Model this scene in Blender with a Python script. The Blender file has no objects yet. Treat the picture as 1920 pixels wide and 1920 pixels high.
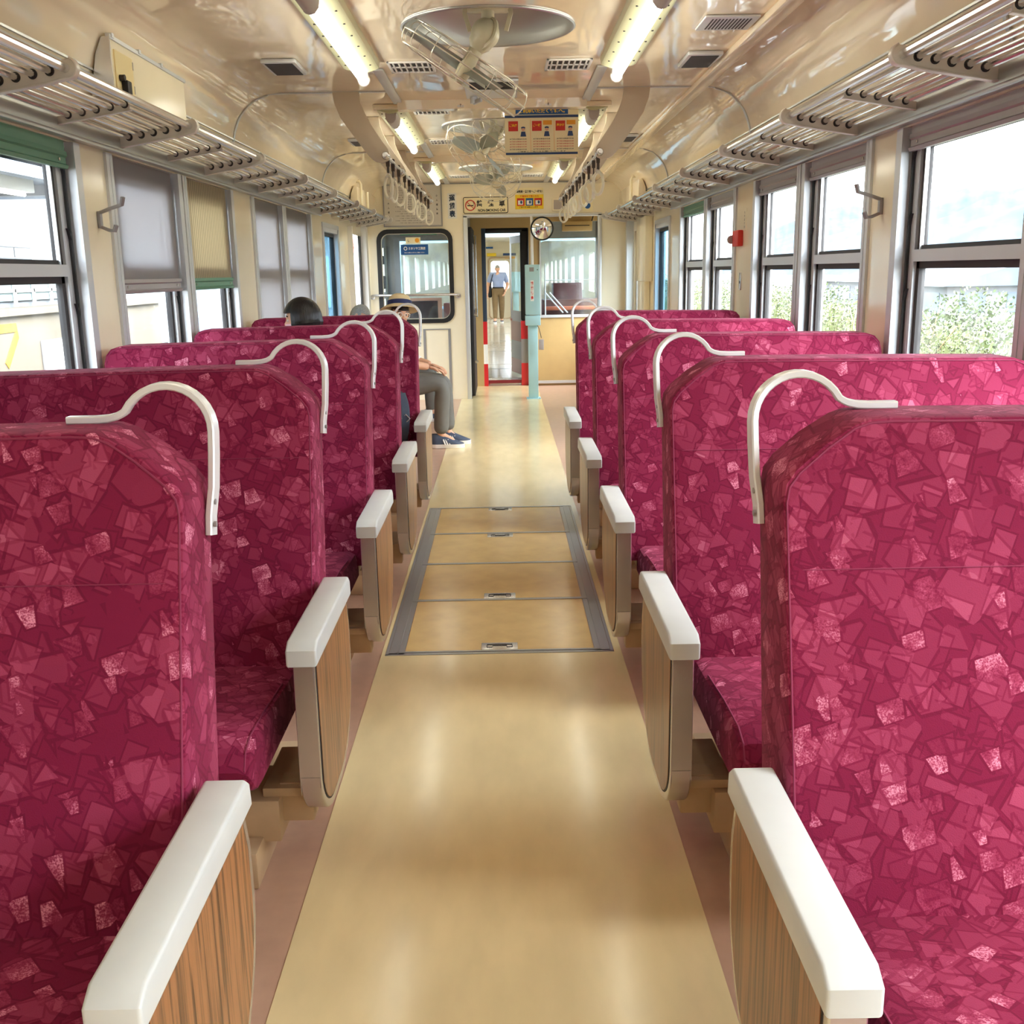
import bpy, bmesh, math, random
from mathutils import Vector, Matrix
random.seed(7)
S = bpy.context.scene
COL = S.collection
PI = math.pi

# ------------------------------------------------------------------ camera
cd = bpy.data.cameras.new('camera'); cam = bpy.data.objects.new('camera', cd); COL.objects.link(cam)
_p, _y, _r = .2299, .006, -.0179
cp, sp, cy, sy = math.cos(_p), math.sin(_p), math.cos(_y), math.sin(_y)
fw = Vector((sy*cp, cy*cp, -sp)); rt = Vector((cy, -sy, 0)); up = rt.cross(fw)
cr, sr = math.cos(_r), math.sin(_r)
rt, up = cr*rt + sr*up, -sr*rt + cr*up
m = Matrix((rt, up, -fw)).transposed().to_4x4(); m.translation = (.037, 0, 1.5)
cam.matrix_world = m
cd.sensor_width = 36; cd.lens = 36*1923.27/1920; cd.clip_start = .02; cd.clip_end = 600
S.camera = cam

# ------------------------------------------------------------------ sky, sun, exposure
W = bpy.data.worlds.new('sky'); S.world = W; W.use_nodes = True
nt = W.node_tree; nt.nodes.clear()
wo = nt.nodes.new('ShaderNodeOutputWorld'); bg = nt.nodes.new('ShaderNodeBackground')
tc = nt.nodes.new('ShaderNodeTexCoord'); sx = nt.nodes.new('ShaderNodeSeparateXYZ'); cr_ = nt.nodes.new('ShaderNodeValToRGB')
nt.links.new(tc.outputs['Generated'], sx.inputs[0]); nt.links.new(sx.outputs['Z'], cr_.inputs[0])
cr_.color_ramp.elements[0].position = 0.0; cr_.color_ramp.elements[0].color = (.88, .95, 1, 1)
cr_.color_ramp.elements[1].position = .7; cr_.color_ramp.elements[1].color = (.76, .88, 1, 1)
nt.links.new(cr_.outputs[0], bg.inputs[0])
dt = nt.nodes.new('ShaderNodeVectorMath'); dt.operation = 'DOT_PRODUCT'; dt.inputs[1].default_value = (.66, -.28, .70); nt.links.new(tc.outputs['Generated'], dt.inputs[0])
mr = nt.nodes.new('ShaderNodeMapRange'); mr.inputs[1].default_value = -1; mr.inputs[2].default_value = 1; mr.inputs[3].default_value = 2.8; mr.inputs[4].default_value = 8.5   # hazy sky, brightest round the veiled sun
nt.links.new(dt.outputs['Value'], mr.inputs[0]); nt.links.new(mr.outputs[0], bg.inputs[1]); bg.inputs[1].default_value = 5.0
nt.links.new(bg.outputs[0], wo.inputs[0])
sl = bpy.data.lights.new('sun', 'SUN'); so = bpy.data.objects.new('sun', sl); COL.objects.link(so)
sl.energy = 7.0; sl.angle = math.radians(50); sl.color = (1, .97, .92)
so.rotation_euler = Vector((-.62, .30, -.72)).to_track_quat('-Z', 'Y').to_euler()      # high veiled sun on the tree side
for s in (-1, 1):                                                 # portals: guide sky sampling to the window bands
    pl = bpy.data.lights.new('window_portal', 'AREA'); po = bpy.data.objects.new('window_portal', pl); COL.objects.link(po)
    pl.shape = 'RECTANGLE'; pl.size = 1.2; pl.size_y = 14.5; pl.cycles.is_portal = True
    po.matrix_world = Matrix.Translation((s*1.76, 5.2, 1.45)) @ Matrix.Rotation(s*PI/2, 4, 'Y')
S.view_settings.view_transform = 'Standard'; S.view_settings.look = 'None'
S.view_settings.exposure = 0.88; S.view_settings.gamma = 1; S.view_settings.use_curve_mapping = False
S.cycles.max_bounces = 10; S.cycles.diffuse_bounces = 6; S.cycles.glossy_bounces = 4
S.cycles.transparent_max_bounces = 14; S.cycles.transmission_bounces = 4
S.cycles.sample_clamp_indirect = 6; S.cycles.caustics_reflective = False; S.cycles.caustics_refractive = False

# ------------------------------------------------------------------ materials
def newmat(name):
    M = bpy.data.materials.new(name); M.use_nodes = True
    n = M.node_tree; b = n.nodes['Principled BSDF']
    return M, n, b
def lin(r, g, b):
    f = lambda c: (c/255/12.92) if c/255 <= .04045 else ((c/255+.055)/1.055)**2.4
    return (f(r), f(g), f(b), 1)
def mat(name, rgb, rough=.5, metal=0, vary=0, vscale=8, bump=0, bscale=60, spec=None, emit=0, stretch=None):
    M, n, b = newmat(name); c = lin(*rgb)
    b.inputs['Base Color'].default_value = c; b.inputs['Roughness'].default_value = rough; b.inputs['Metallic'].default_value = metal
    if spec is not None: b.inputs['Specular IOR Level'].default_value = spec
    if emit:
        b.inputs['Emission Color'].default_value = c; b.inputs['Emission Strength'].default_value = emit
    if vary or bump:
        t = n.nodes.new('ShaderNodeTexCoord'); src = t.outputs['Object']
        if stretch:
            mp = n.nodes.new('ShaderNodeMapping'); mp.inputs['Scale'].default_value = stretch
            n.links.new(src, mp.inputs[0]); src = mp.outputs[0]
    if vary:
        z = n.nodes.new('ShaderNodeTexNoise'); z.inputs['Scale'].default_value = vscale; z.inputs['Detail'].default_value = 6
        n.links.new(src, z.inputs['Vector'])
        r = n.nodes.new('ShaderNodeValToRGB'); r.color_ramp.elements[0].position = .3; r.color_ramp.elements[1].position = .7
        r.color_ramp.elements[0].color = tuple(max(0, x*(1-vary)) for x in c[:3]) + (1,)
        r.color_ramp.elements[1].color = tuple(min(1, x*(1+vary*.6)) for x in c[:3]) + (1,)
        n.links.new(z.outputs['Fac'], r.inputs[0]); n.links.new(r.outputs[0], b.inputs['Base Color'])
    if bump:
        z = n.nodes.new('ShaderNodeTexNoise'); z.inputs['Scale'].default_value = bscale; z.inputs['Detail'].default_value = 1
        n.links.new(src, z.inputs['Vector'])
        bp = n.nodes.new('ShaderNodeBump'); bp.inputs['Strength'].default_value = 1; bp.inputs['Distance'].default_value = bump
        n.links.new(z.outputs['Fac'], bp.inputs['Height']); n.links.new(bp.outputs[0], b.inputs['Normal'])
    return M
def fabric():
    M, n, b = newmat('moquette'); L = n.links.new
    t = n.nodes.new('ShaderNodeTexCoord'); oi = n.nodes.new('ShaderNodeObjectInfo')
    ad = n.nodes.new('ShaderNodeVectorMath'); ad.operation = 'MULTIPLY_ADD'
    cx = n.nodes.new('ShaderNodeCombineXYZ')
    for i in range(3): L(oi.outputs['Random'], cx.inputs[i])
    ad.inputs[1].default_value = (13, 7, 9); L(cx.outputs[0], ad.inputs[0]); L(t.outputs['Object'], ad.inputs[2])
    def node(op, x, y, cl=False):
        k = n.nodes.new('ShaderNodeMath'); k.operation = op; k.use_clamp = cl
        for i, w in enumerate((x, y)):
            if isinstance(w, (int, float)): k.inputs[i].default_value = w
            else: L(w, k.inputs[i])
        return k.outputs[0]
    def layer(scale, rot, size, lo):
        mp = n.nodes.new('ShaderNodeMapping'); mp.inputs['Rotation'].default_value = rot; L(ad.outputs[0], mp.inputs[0])
        v = n.nodes.new('ShaderNodeTexVoronoi'); v.distance = 'CHEBYCHEV'; v.inputs['Scale'].default_value = scale; L(mp.outputs[0], v.inputs['Vector'])
        sc = n.nodes.new('ShaderNodeSeparateColor'); L(v.outputs['Color'], sc.inputs[0])
        d = node('SUBTRACT', node('ADD', size*.7, node('MULTIPLY', sc.outputs[1], size*.6)), v.outputs['Distance'])
        mk = node('MULTIPLY', d, 60, True)                         # 1 inside the shard
        rim = node('MULTIPLY', node('ADD', d, .055), 60, True)      # slightly larger shard: its rim prints dark
        on = node('MULTIPLY', node('SUBTRACT', sc.outputs[0], lo), 1/(1-lo), True)
        has = node('MULTIPLY', node('SUBTRACT', sc.outputs[0], lo), 50, True)
        return node('MULTIPLY', mk, on), node('MULTIPLY', node('SUBTRACT', rim, mk), has), mk
    a, ra, _ = layer(17, (.5, .3, .9), .30, .12)
    c, rc, _ = layer(13, (1.1, .8, .2), .42, .10)
    d, rd, _ = layer(19, (.3, 1.2, 2.2), .40, .15)
    e, re_, _ = layer(16, (2.0, .4, 1.4), .34, .2)
    spk = n.nodes.new('ShaderNodeTexNoise'); spk.inputs['Scale'].default_value = 330; spk.inputs['Detail'].default_value = 2; L(ad.outputs[0], spk.inputs['Vector'])
    sr_ = n.nodes.new('ShaderNodeMapRange'); sr_.inputs[1].default_value = .36; sr_.inputs[2].default_value = .62; L(spk.outputs['Fac'], sr_.inputs[0])
    fade = n.nodes.new('ShaderNodeTexNoise'); fade.inputs['Scale'].default_value = 30; L(ad.outputs[0], fade.inputs['Vector'])
    fd = n.nodes.new('ShaderNodeMapRange'); fd.inputs[1].default_value = .38; fd.inputs[2].default_value = .62; L(fade.outputs['Fac'], fd.inputs[0])
    def m2(op, x, y):
        k = n.nodes.new('ShaderNodeMath'); k.operation = op
        for i, w in enumerate((x, y)):
            if isinstance(w, (int, float)): k.inputs[i].default_value = w
            else: L(w, k.inputs[i])
        return k.outputs[0]
    bright = m2('MULTIPLY', m2('MULTIPLY', a, m2('ADD', m2('MULTIPLY', sr_.outputs[0], .6), .3)), m2('ADD', m2('MULTIPLY', fd.outputs[0], .75), .35))
    mid = m2('MULTIPLY', m2('ADD', m2('MULTIPLY', c, .42), m2('ADD', m2('MULTIPLY', d, .42), m2('MULTIPLY', e, .42))), .48)
    fac = m2('SUBTRACT', m2('ADD', .20, m2('MAXIMUM', bright, mid)), m2('MULTIPLY', m2('MAXIMUM', m2('MAXIMUM', rc, ra), m2('MAXIMUM', rd, re_)), .10))
    r = n.nodes.new('ShaderNodeValToRGB'); el = r.color_ramp.elements
    el[0].position = 0; el[0].color = (.115, .005, .024, 1); el[1].position = 1; el[1].color = (.74, .27, .38, 1)
    e2 = el.new(.22); e2.color = (.20, .011, .046, 1); e3 = el.new(.55); e3.color = (.36, .05, .11, 1)
    L(fac, r.inputs[0]); L(r.outputs[0], b.inputs['Base Color'])
    b.inputs['Roughness'].default_value = .85; b.inputs['Specular IOR Level'].default_value = .15
    b.inputs['Sheen Weight'].default_value = .12; b.inputs['Sheen Roughness'].default_value = .4; b.inputs['Sheen Tint'].default_value = (1, .45, .6, 1)
    z = n.nodes.new('ShaderNodeTexNoise'); z.inputs['Scale'].default_value = 500; L(ad.outputs[0], z.inputs['Vector'])
    bp = n.nodes.new('ShaderNodeBump'); bp.inputs['Distance'].default_value = .0012; bp.inputs['Strength'].default_value = .5
    L(z.outputs['Fac'], bp.inputs['Height']); L(bp.outputs[0], b.inputs['Normal'])
    return M
def wood(name, c0, c1):
    M, n, b = newmat(name); L = n.links.new
    t = n.nodes.new('ShaderNodeTexCoord'); mp = n.nodes.new('ShaderNodeMapping'); mp.inputs['Scale'].default_value = (1, 1, .035); L(t.outputs['Object'], mp.inputs[0])
    z = n.nodes.new('ShaderNodeTexNoise'); z.inputs['Scale'].default_value = 95; z.inputs['Detail'].default_value = 5; z.inputs['Distortion'].default_value = .6; L(mp.outputs[0], z.inputs['Vector'])
    r = n.nodes.new('ShaderNodeValToRGB'); r.color_ramp.elements[0].position = .36; r.color_ramp.elements[0].color = lin(*c0); r.color_ramp.elements[1].position = .56; r.color_ramp.elements[1].color = lin(*c1)
    L(z.outputs['Fac'], r.inputs[0]); L(r.outputs[0], b.inputs['Base Color']); b.inputs['Roughness'].default_value = .28
    return M
def glass(name, tint=(1, 1, 1), refl=.06, dirt=0.0):
    M, n, b = newmat(name); n.nodes.remove(b); L = n.links.new; o = n.nodes['Material Output']
    tr = n.nodes.new('ShaderNodeBsdfTransparent'); tr.inputs[0].default_value = tint + (1,)
    gl = n.nodes.new('ShaderNodeBsdfGlossy'); gl.inputs['Roughness'].default_value = .02
    x = n.nodes.new('ShaderNodeMixShader'); x.inputs[0].default_value = refl
    L(tr.outputs[0], x.inputs[1]); L(gl.outputs[0], x.inputs[2]); out = x.outputs[0]
    if dirt:
        df = n.nodes.new('ShaderNodeBsdfTranslucent'); y = n.nodes.new('ShaderNodeMixShader')
        t = n.nodes.new('ShaderNodeTexCoord'); z = n.nodes.new('ShaderNodeTexNoise'); z.inputs['Scale'].default_value = 5; z.inputs['Detail'].default_value = 8
        L(t.outputs['Object'], z.inputs['Vector']); q = n.nodes.new('ShaderNodeMapRange'); q.inputs[1].default_value = .35; q.inputs[2].default_value = .75; q.inputs[3].default_value = 0; q.inputs[4].default_value = dirt
        L(z.outputs['Fac'], q.inputs[0]); L(q.outputs[0], y.inputs[0]); L(out, y.inputs[1]); L(df.outputs[0], y.inputs[2]); out = y.outputs[0]
    L(out, o.inputs[0]); return M
def cloth_blind(name, rgb, see=.12, stripe=0):
    M, n, b = newmat(name); n.nodes.remove(b); L = n.links.new; o = n.nodes['Material Output']
    d = n.nodes.new('ShaderNodeBsdfDiffuse'); tl = n.nodes.new('ShaderNodeBsdfTranslucent'); tr = n.nodes.new('ShaderNodeBsdfTransparent')
    for q in (d, tl): q.inputs[0].default_value = lin(*rgb)
    if stripe:
        t = n.nodes.new('ShaderNodeTexCoord'); w = n.nodes.new('ShaderNodeTexWave'); w.bands_direction = 'Y'; w.inputs['Scale'].default_value = 9; w.inputs['Distortion'].default_value = .3
        L(t.outputs['Object'], w.inputs['Vector']); r = n.nodes.new('ShaderNodeValToRGB'); c = lin(*rgb)
        r.color_ramp.elements[0].color = tuple(x*.62 for x in c[:3])+(1,); r.color_ramp.elements[1].color = c
        L(w.outputs['Color'], r.inputs[0])
        for q in (d, tl): L(r.outputs[0], q.inputs[0])
    x = n.nodes.new('ShaderNodeMixShader'); x.inputs[0].default_value = .5; L(d.outputs[0], x.inputs[1]); L(tl.outputs[0], x.inputs[2])
    y = n.nodes.new('ShaderNodeMixShader'); y.inputs[0].default_value = see; L(x.outputs[0], y.inputs[1]); L(tr.outputs[0], y.inputs[2])
    L(y.outputs[0], o.inputs[0]); return M

M = {}
M['fabric'] = fabric()
M['piping'] = mat('piping', (134, 40, 74), .8)
M['cream'] = mat('cream_laminate', (246, 237, 210), .14, vary=.03, vscale=3)
M['ceil'] = mat('ceiling_laminate', (250, 235, 208), .045, vary=.02, vscale=2, bump=.0018, bscale=6.5, spec=.8, stretch=(1.4, .8, 1))
M['endwall'] = mat('end_wall_laminate', (248, 238, 212), .25, vary=.03, vscale=3)
M['floor'] = mat('brown_linoleum', (192, 156, 132), .3, vary=.08, vscale=14)
M['strip'] = mat('cream_linoleum', (230, 209, 160), .16, vary=.07, vscale=11, bump=.0012, bscale=4, stretch=(1, .35, 1))
M['hatch'] = mat('amber_linoleum', (218, 184, 122), .2, vary=.09, vscale=9)
M['alu'] = mat('aluminium', (196, 198, 198), .33, .9, vary=.05, vscale=30, stretch=(8, .2, 8))
M['alu2'] = mat('satin_aluminium', (212, 216, 220), .42, .55)
M['steel'] = mat('stainless', (206, 204, 204), .27, .9, vary=.06, vscale=12)
M['rail'] = mat('hatch_metal', (172, 174, 174), .35, .6)
M['chrome'] = mat('rack_chrome', (214, 213, 212), .2, .95)
M['bracket'] = mat('bracket_paint', (222, 217, 210), .35, .15)
M['taupe'] = mat('strap_bracket_paint', (205, 190, 168), .35, .1)
M['cap'] = mat('armrest_plastic', (202, 206, 204), .3, vary=.04, vscale=10)
M['handle'] = mat('grab_paint', (224, 225, 224), .27, .15)
M['wood'] = wood('walnut_veneer', (78, 50, 33), (152, 101, 64))
M['black'] = mat('black_rubber', (22, 22, 24), .5)
M['dark'] = mat('dark_gap', (40, 36, 36), .6)
M['grey'] = mat('grey_paint', (150, 148, 148), .45, .2)
M['beige'] = mat('beige_metal', (192, 164, 128), .5, vary=.15, vscale=9)
M['enamel'] = mat('lamp_enamel', (206, 206, 166), .3)
M['capgrey'] = mat('lamp_cap_plastic', (182, 172, 168), .4)
M['tube'] = mat('fluorescent_tube', (255, 253, 240), .3, emit=8)
M['fanpaint'] = mat('fan_cream_paint', (216, 206, 176), .3)
M['blade'] = mat('fan_blade', (196, 200, 190), .3, .5)
M['wire'] = mat('fan_wire', (222, 216, 200), .3, .6)
M['dish'] = mat('fan_dish', (198, 198, 192), .42, .7)
M['glass'] = glass('window_glass', refl=.03, dirt=.045)
M['glassd'] = glass('dusty_glass', (.88, .94, .97), .06, .09)
M['glasst'] = glass('tinted_pocket_glass', (.38, .52, .60), .10, .03)
M['blindg'] = cloth_blind('grey_blind', (190, 187, 188), .15)
M['blindt'] = cloth_blind('tan_blind', (232, 220, 192), .0, 1)
M['barg'] = mat('grey_blind_bar', (168, 164, 166), .4, .3)
M['barteal'] = mat('green_blind_bar', (96, 150, 124), .45)
M['white'] = mat('white_paint', (240, 240, 238), .4)
M['paper'] = mat('poster_paper', (250, 238, 196), .5)
M['blue'] = mat('sign_blue', (28, 92, 160), .45)
M['navy'] = mat('navy_print', (44, 72, 120), .5)
M['yellow'] = mat('yellow_print', (250, 214, 40), .5)
M['orange'] = mat('orange_print', (246, 170, 50), .5)
M['red'] = mat('red_print', (208, 48, 36), .5)
M['ink'] = mat('black_ink', (30, 28, 30), .5)
M['mint'] = mat('ticket_box_paint', (176, 216, 222), .4, vary=.05, vscale=6)
M['green'] = mat('green_sign', (40, 150, 100), .5)
M['door_red'] = mat('door_red', (206, 36, 44), .3)
M['ochre'] = mat('cab_ochre', (188, 160, 110), .35, vary=.04)
M['teal'] = mat('teal_panel', (172, 194, 198), .45)
M['skin'] = mat('skin', (222, 172, 142), .5, vary=.05, vscale=12)
M['hair'] = mat('black_hair', (24, 22, 26), .36, vary=.5, vscale=70, bump=.002, bscale=140, stretch=(1, 1, .12))
M['greyhair'] = mat('grey_hair', (150, 148, 142), .5, vary=.3, vscale=90, bump=.002, bscale=140)
M['straw'] = mat('straw_hat', (226, 204, 160), .7, bump=.002, bscale=160)
M['mask'] = mat('pink_mask', (236, 190, 200), .7)
M['trouser'] = mat('grey_trouser', (112, 112, 108), .8, vary=.1, vscale=9, bump=.012, bscale=9)
M['khaki'] = mat('khaki_trouser', (128, 106, 74), .8, vary=.12, vscale=9, bump=.012, bscale=9)
M['shirtw'] = mat('white_shirt', (236, 234, 230), .8)
M['shirtb'] = mat('pale_blue_shirt', (152, 168, 206), .8, vary=.08, vscale=9)
M['cloth_dark'] = mat('dark_cloth', (52, 54, 66), .85)
M['shoe'] = mat('shoe_mesh', (70, 82, 104), .7)
M['bagm'] = mat('bag_nylon', (34, 38, 46), .6)
M['webbing'] = mat('bag_webbing', (80, 94, 116), .6)
M['ring'] = mat('strap_ring', (238, 234, 214), .3)
M['belt'] = mat('strap_belt', (74, 62, 52), .6)

# ------------------------------------------------------------------ geometry helpers
WL = {}
class G:
    def __init__(s): s.bm = bmesh.new()
    def box(s, x0, x1, y0, y1, z0, z1, bev=0, seg=2):
        r = bmesh.ops.create_cube(s.bm, size=1)
        for v in r['verts']:
            v.co = Vector(((x0+x1)/2 + v.co.x*(x1-x0), (y0+y1)/2 + v.co.y*(y1-y0), (z0+z1)/2 + v.co.z*(z1-z0)))
        if bev:
            es = list({e for v in r['verts'] for e in v.link_edges})
            bmesh.ops.bevel(s.bm, geom=es, offset=bev, segments=seg, profile=.5, affect='EDGES')
        return s
    def prism(s, pts, axis, a, b, bev=0, seg=2):
        def P(u, v, w): return {'x': (w, u, v), 'y': (u, w, v), 'z': (u, v, w)}[axis]
        A = [s.bm.verts.new(P(u, v, a)) for u, v in pts]; B = [s.bm.verts.new(P(u, v, b)) for u, v in pts]
        n = len(pts); fs = [s.bm.faces.new(A), s.bm.faces.new(B[::-1])]
        for i in range(n): s.bm.faces.new((A[i], B[i], B[(i+1) % n], A[(i+1) % n]))
        if bev:
            es = [e for f in fs for e in f.edges]
            bmesh.ops.bevel(s.bm, geom=es, offset=bev, segments=seg, profile=.5, affect='EDGES')
        return s
    def tube(s, path, r, n=8, closed=False, rect=None, cap=True, upv=None):
        P = [Vector(p) for p in path]; N = len(P); rings = []; prev = None
        for i, p in enumerate(P):
            if closed: d = P[(i+1) % N] - P[i-1]
            else: d = P[min(i+1, N-1)] - P[max(i-1, 0)]
            d.normalize()
            if prev is None:
                u = Vector(upv) if upv else (Vector((0, 0, 1)) if abs(d.z) < .9 else Vector((1, 0, 0)))
            else: u = prev
            u = (u - d*u.dot(d)).normalized(); prev = u; w = d.cross(u); ring = []
            rr = r[i] if isinstance(r, (list, tuple)) else r
            if rect:
                a, b = rect; c = min(a, b)*.35
                sec = [(a-c, b), (-a+c, b), (-a, b-c), (-a, -b+c), (-a+c, -b), (a-c, -b), (a, -b+c), (a, b-c)]
            else: sec = [(rr*math.cos(2*PI*k/n), rr*math.sin(2*PI*k/n)) for k in range(n)]
            for x, y in sec: ring.append(s.bm.verts.new(p + u*x + w*y))
            rings.append(ring)
        K = len(rings[0])
        for i in range(N if closed else N-1):
            a, b = rings[i], rings[(i+1) % N]
            for k in range(K): s.bm.faces.new((a[k], a[(k+1) % K], b[(k+1) % K], b[k]))
        if not closed and cap:
            s.bm.faces.new(rings[0][::-1]); s.bm.faces.new(rings[-1])
        return s
    def cyl(s, p0, p1, r, n=16, r1=None):
        return s.tube([p0, p1], [r, r if r1 is None else r1], n)
    def sphere(s, c, r, u=16, v=10, mtx=None, fn=None):
        q = bmesh.ops.create_uvsphere(s.bm, u_segments=u, v_segments=v, radius=1)
        R = Vector(r if isinstance(r, (tuple, list)) else (r, r, r))
        for w in q['verts']:
            p = Vector((w.co.x*R.x, w.co.y*R.y, w.co.z*R.z))
            if fn: p = fn(p)
            if mtx: p = mtx @ p
            w.co = p + Vector(c)
        return s
    def ring(s, c, R, r, nrm, n=24, m=6, sq=(1, 1)):
        nrm = Vector(nrm).normalized(); a = nrm.orthogonal().normalized() if abs(nrm.z) > .95 else Vector((0, 0, 1)).cross(nrm).normalized(); b = nrm.cross(a)
        return s.tube([Vector(c) + a*R*sq[0]*math.cos(2*PI*k/n) + b*R*sq[1]*math.sin(2*PI*k/n) for k in range(n)], r, m, True, upv=nrm)
    def face(s, pts):
        s.bm.faces.new([s.bm.verts.new(p) for p in pts]); return s
    def lathe(s, prof, c, axis=(0, 0, 1), n=32):
        ax = Vector(axis).normalized(); a = ax.orthogonal().normalized(); b = ax.cross(a); rings = []
        for r, h in prof:
            if r < 1e-6: rings.append([s.bm.verts.new(Vector(c)+ax*h)])
            else: rings.append([s.bm.verts.new(Vector(c)+ax*h+a*r*math.cos(2*PI*k/n)+b*r*math.sin(2*PI*k/n)) for k in range(n)])
        for A, B in zip(rings, rings[1:]):
            for k in range(n):
                k2 = (k+1) % n
                f = [A[0] if len(A) == 1 else A[k], B[0] if len(B) == 1 else B[k]]
                if len(B) > 1: f.append(B[k2])
                if len(A) > 1: f.append(A[k2])
                if len(f) > 2: s.bm.faces.new(f)
        return s
    def mesh(s, me, mtx=None):
        o = len(s.bm.verts); s.bm.from_mesh(me); s.bm.verts.ensure_lookup_table()
        if mtx:
            for v in s.bm.verts[o:]: v.co = mtx @ v.co
        return s
    def xform(s, f):
        for v in s.bm.verts: v.co = f(v.co)
        return s
    def build(s, name, mt, parent=None, loc=None, smooth=True, sharp=.6):
        org = WL.get(parent, Vector((0, 0, 0))) if parent else Vector(loc or (0, 0, 0))
        bmesh.ops.recalc_face_normals(s.bm, faces=s.bm.faces)
        for v in s.bm.verts: v.co -= org
        me = bpy.data.meshes.new(name); s.bm.to_mesh(me); s.bm.free()
        if smooth:
            for p in me.polygons: p.use_smooth = True
            me.set_sharp_from_angle(angle=sharp)
        me.materials.append(M[mt] if isinstance(mt, str) else mt)
        o = bpy.data.objects.new(name, me); COL.objects.link(o); WL[o] = org
        if parent: o.parent = parent
        elif loc: o.location = loc
        return o
def thing(name, label, cat, loc=(0, 0, 0), group=None):
    o = bpy.data.objects.new(name, None); COL.objects.link(o); o.location = loc; o.empty_display_size = .1
    WL[o] = Vector(loc); o['label'] = label; o['category'] = cat
    if group: o['group'] = group
    return o
def tag(o, label, cat, group=None, kind=None):
    o['label'] = label; o['category'] = cat
    if group: o['group'] = group
    if kind: o['kind'] = kind
    return o
def struct(o, label=None, cat=None):
    o['kind'] = 'structure'
    if label: o['label'] = label; o['category'] = cat
    return o
def copy_tree(o, loc, label=None, parent=None):
    c = o.copy(); COL.objects.link(c)
    if parent: c.parent = parent
    else:
        c.location = loc; WL[c] = Vector(loc)
        if label: c['label'] = label
    for ch in list(o.children): copy_tree(ch, None, None, c)
    return c
def text_mesh(body, bold=.0):
    cu = bpy.data.curves.new('lettering', 'FONT'); cu.body = body; cu.offset = bold; cu.align_x = 'LEFT'; cu.resolution_u = 3
    o = bpy.data.objects.new('lettering', cu); COL.objects.link(o)
    bpy.context.view_layer.update()
    me = bpy.data.meshes.new_from_object(o.evaluated_get(bpy.context.evaluated_depsgraph_get()))
    bpy.data.objects.remove(o); bpy.data.curves.remove(cu); return me
def letters(g, body, c, w, h, face='-y', bold=.02):
    """fit text in a w x h box centred on c, facing -y / +x / -x"""
    me = text_mesh(body, bold)
    if not me.vertices: return g
    xs = [v.co.x for v in me.vertices]; ys = [v.co.y for v in me.vertices]
    x0, x1, y0, y1 = min(xs), max(xs), min(ys), max(ys)
    fx = w/max(1e-6, x1-x0); fy = h/max(1e-6, y1-y0); C = Vector(c)
    for v in me.vertices:
        a = (v.co.x-(x0+x1)/2)*fx; b = (v.co.y-(y0+y1)/2)*fy
        v.co = C + {'-y': Vector((a, 0, b)), '+x': Vector((0, a, b)), '-x': Vector((0, -a, b))}[face]
    g.mesh(me); bpy.data.meshes.remove(me); return g
def vletters(g, body, c, w, pitch, h, face='-y', bold=.02):
    n = len(body)
    for i, ch in enumerate(body):
        letters(g, ch, Vector(c)+Vector((0, 0, ((n-1)/2-i)*pitch)), w, h, face, bold)
    return g
def smooth_path(pts, n=6):
    P = [Vector(p) for p in pts]; out = []
    for i in range(len(P)-1):
        p0, p1, p2, p3 = P[max(i-1, 0)], P[i], P[i+1], P[min(i+2, len(P)-1)]
        for k in range(n):
            t = k/n
            out.append(.5*((2*p1)+(p2-p0)*t+(2*p0-5*p1+4*p2-p3)*t*t+(3*p1-p0-3*p2+p3)*t**3))
    out.append(P[-1]); return out
def round_rect(u0, u1, v0, v1, r, n=5):
    out = []
    for cx, cy, a0 in ((u1-r, v1-r, 0), (u0+r, v1-r, PI/2), (u0+r, v0+r, PI), (u1-r, v0+r, 1.5*PI)):
        for k in range(n+1):
            a = a0+PI/2*k/n; out.append((cx+r*math.cos(a), cy+r*math.sin(a)))
    return out
def frame_y(g, outer, inner, y0, y1):
    """ring-shaped plate in XZ between two loops with equal point count, y0..y1"""
    n = len(outer); V = [[g.bm.verts.new((x, y, z)) for x, z in L] for L in (outer, inner) for y in (y0, y1)]
    oa, ob, ia, ib = V
    for k in range(n):
        j = (k+1) % n
        for q in ((oa[k], oa[j], ia[j], ia[k]), (ob[k], ib[k], ib[j], ob[j]), (oa[k], ob[k], ob[j], oa[j]), (ia[k], ia[j], ib[j], ib[k])): g.bm.faces.new(q)
    return g

# ------------------------------------------------------------------ structure: floor, walls, ceiling
WX = 1.58; YB = -3.4; YE = 12.5
g = G(); g.box(-WX-.1, WX+.1, YB-.1, 15.2, -.08, 0); fl = struct(g.build('floor', 'floor', loc=(0, 0, 0)), 'brown linoleum floor either side of the cream aisle', 'floor')
g = G(); hy = [3.90, 4.38, 4.98, 5.77, 6.55]
HX = .4615
for y0, y1 in ((YB, 3.898), (6.552, 13.9)): g.box(-.478, .492, y0, y1, -.001, .002)
g.box(-.478, -HX-.001, 3.898, 6.552, -.001, .002); g.box(HX+.001, .492, 3.898, 6.552, -.001, .002)
g.build('aisle_strip', 'strip', fl)
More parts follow.
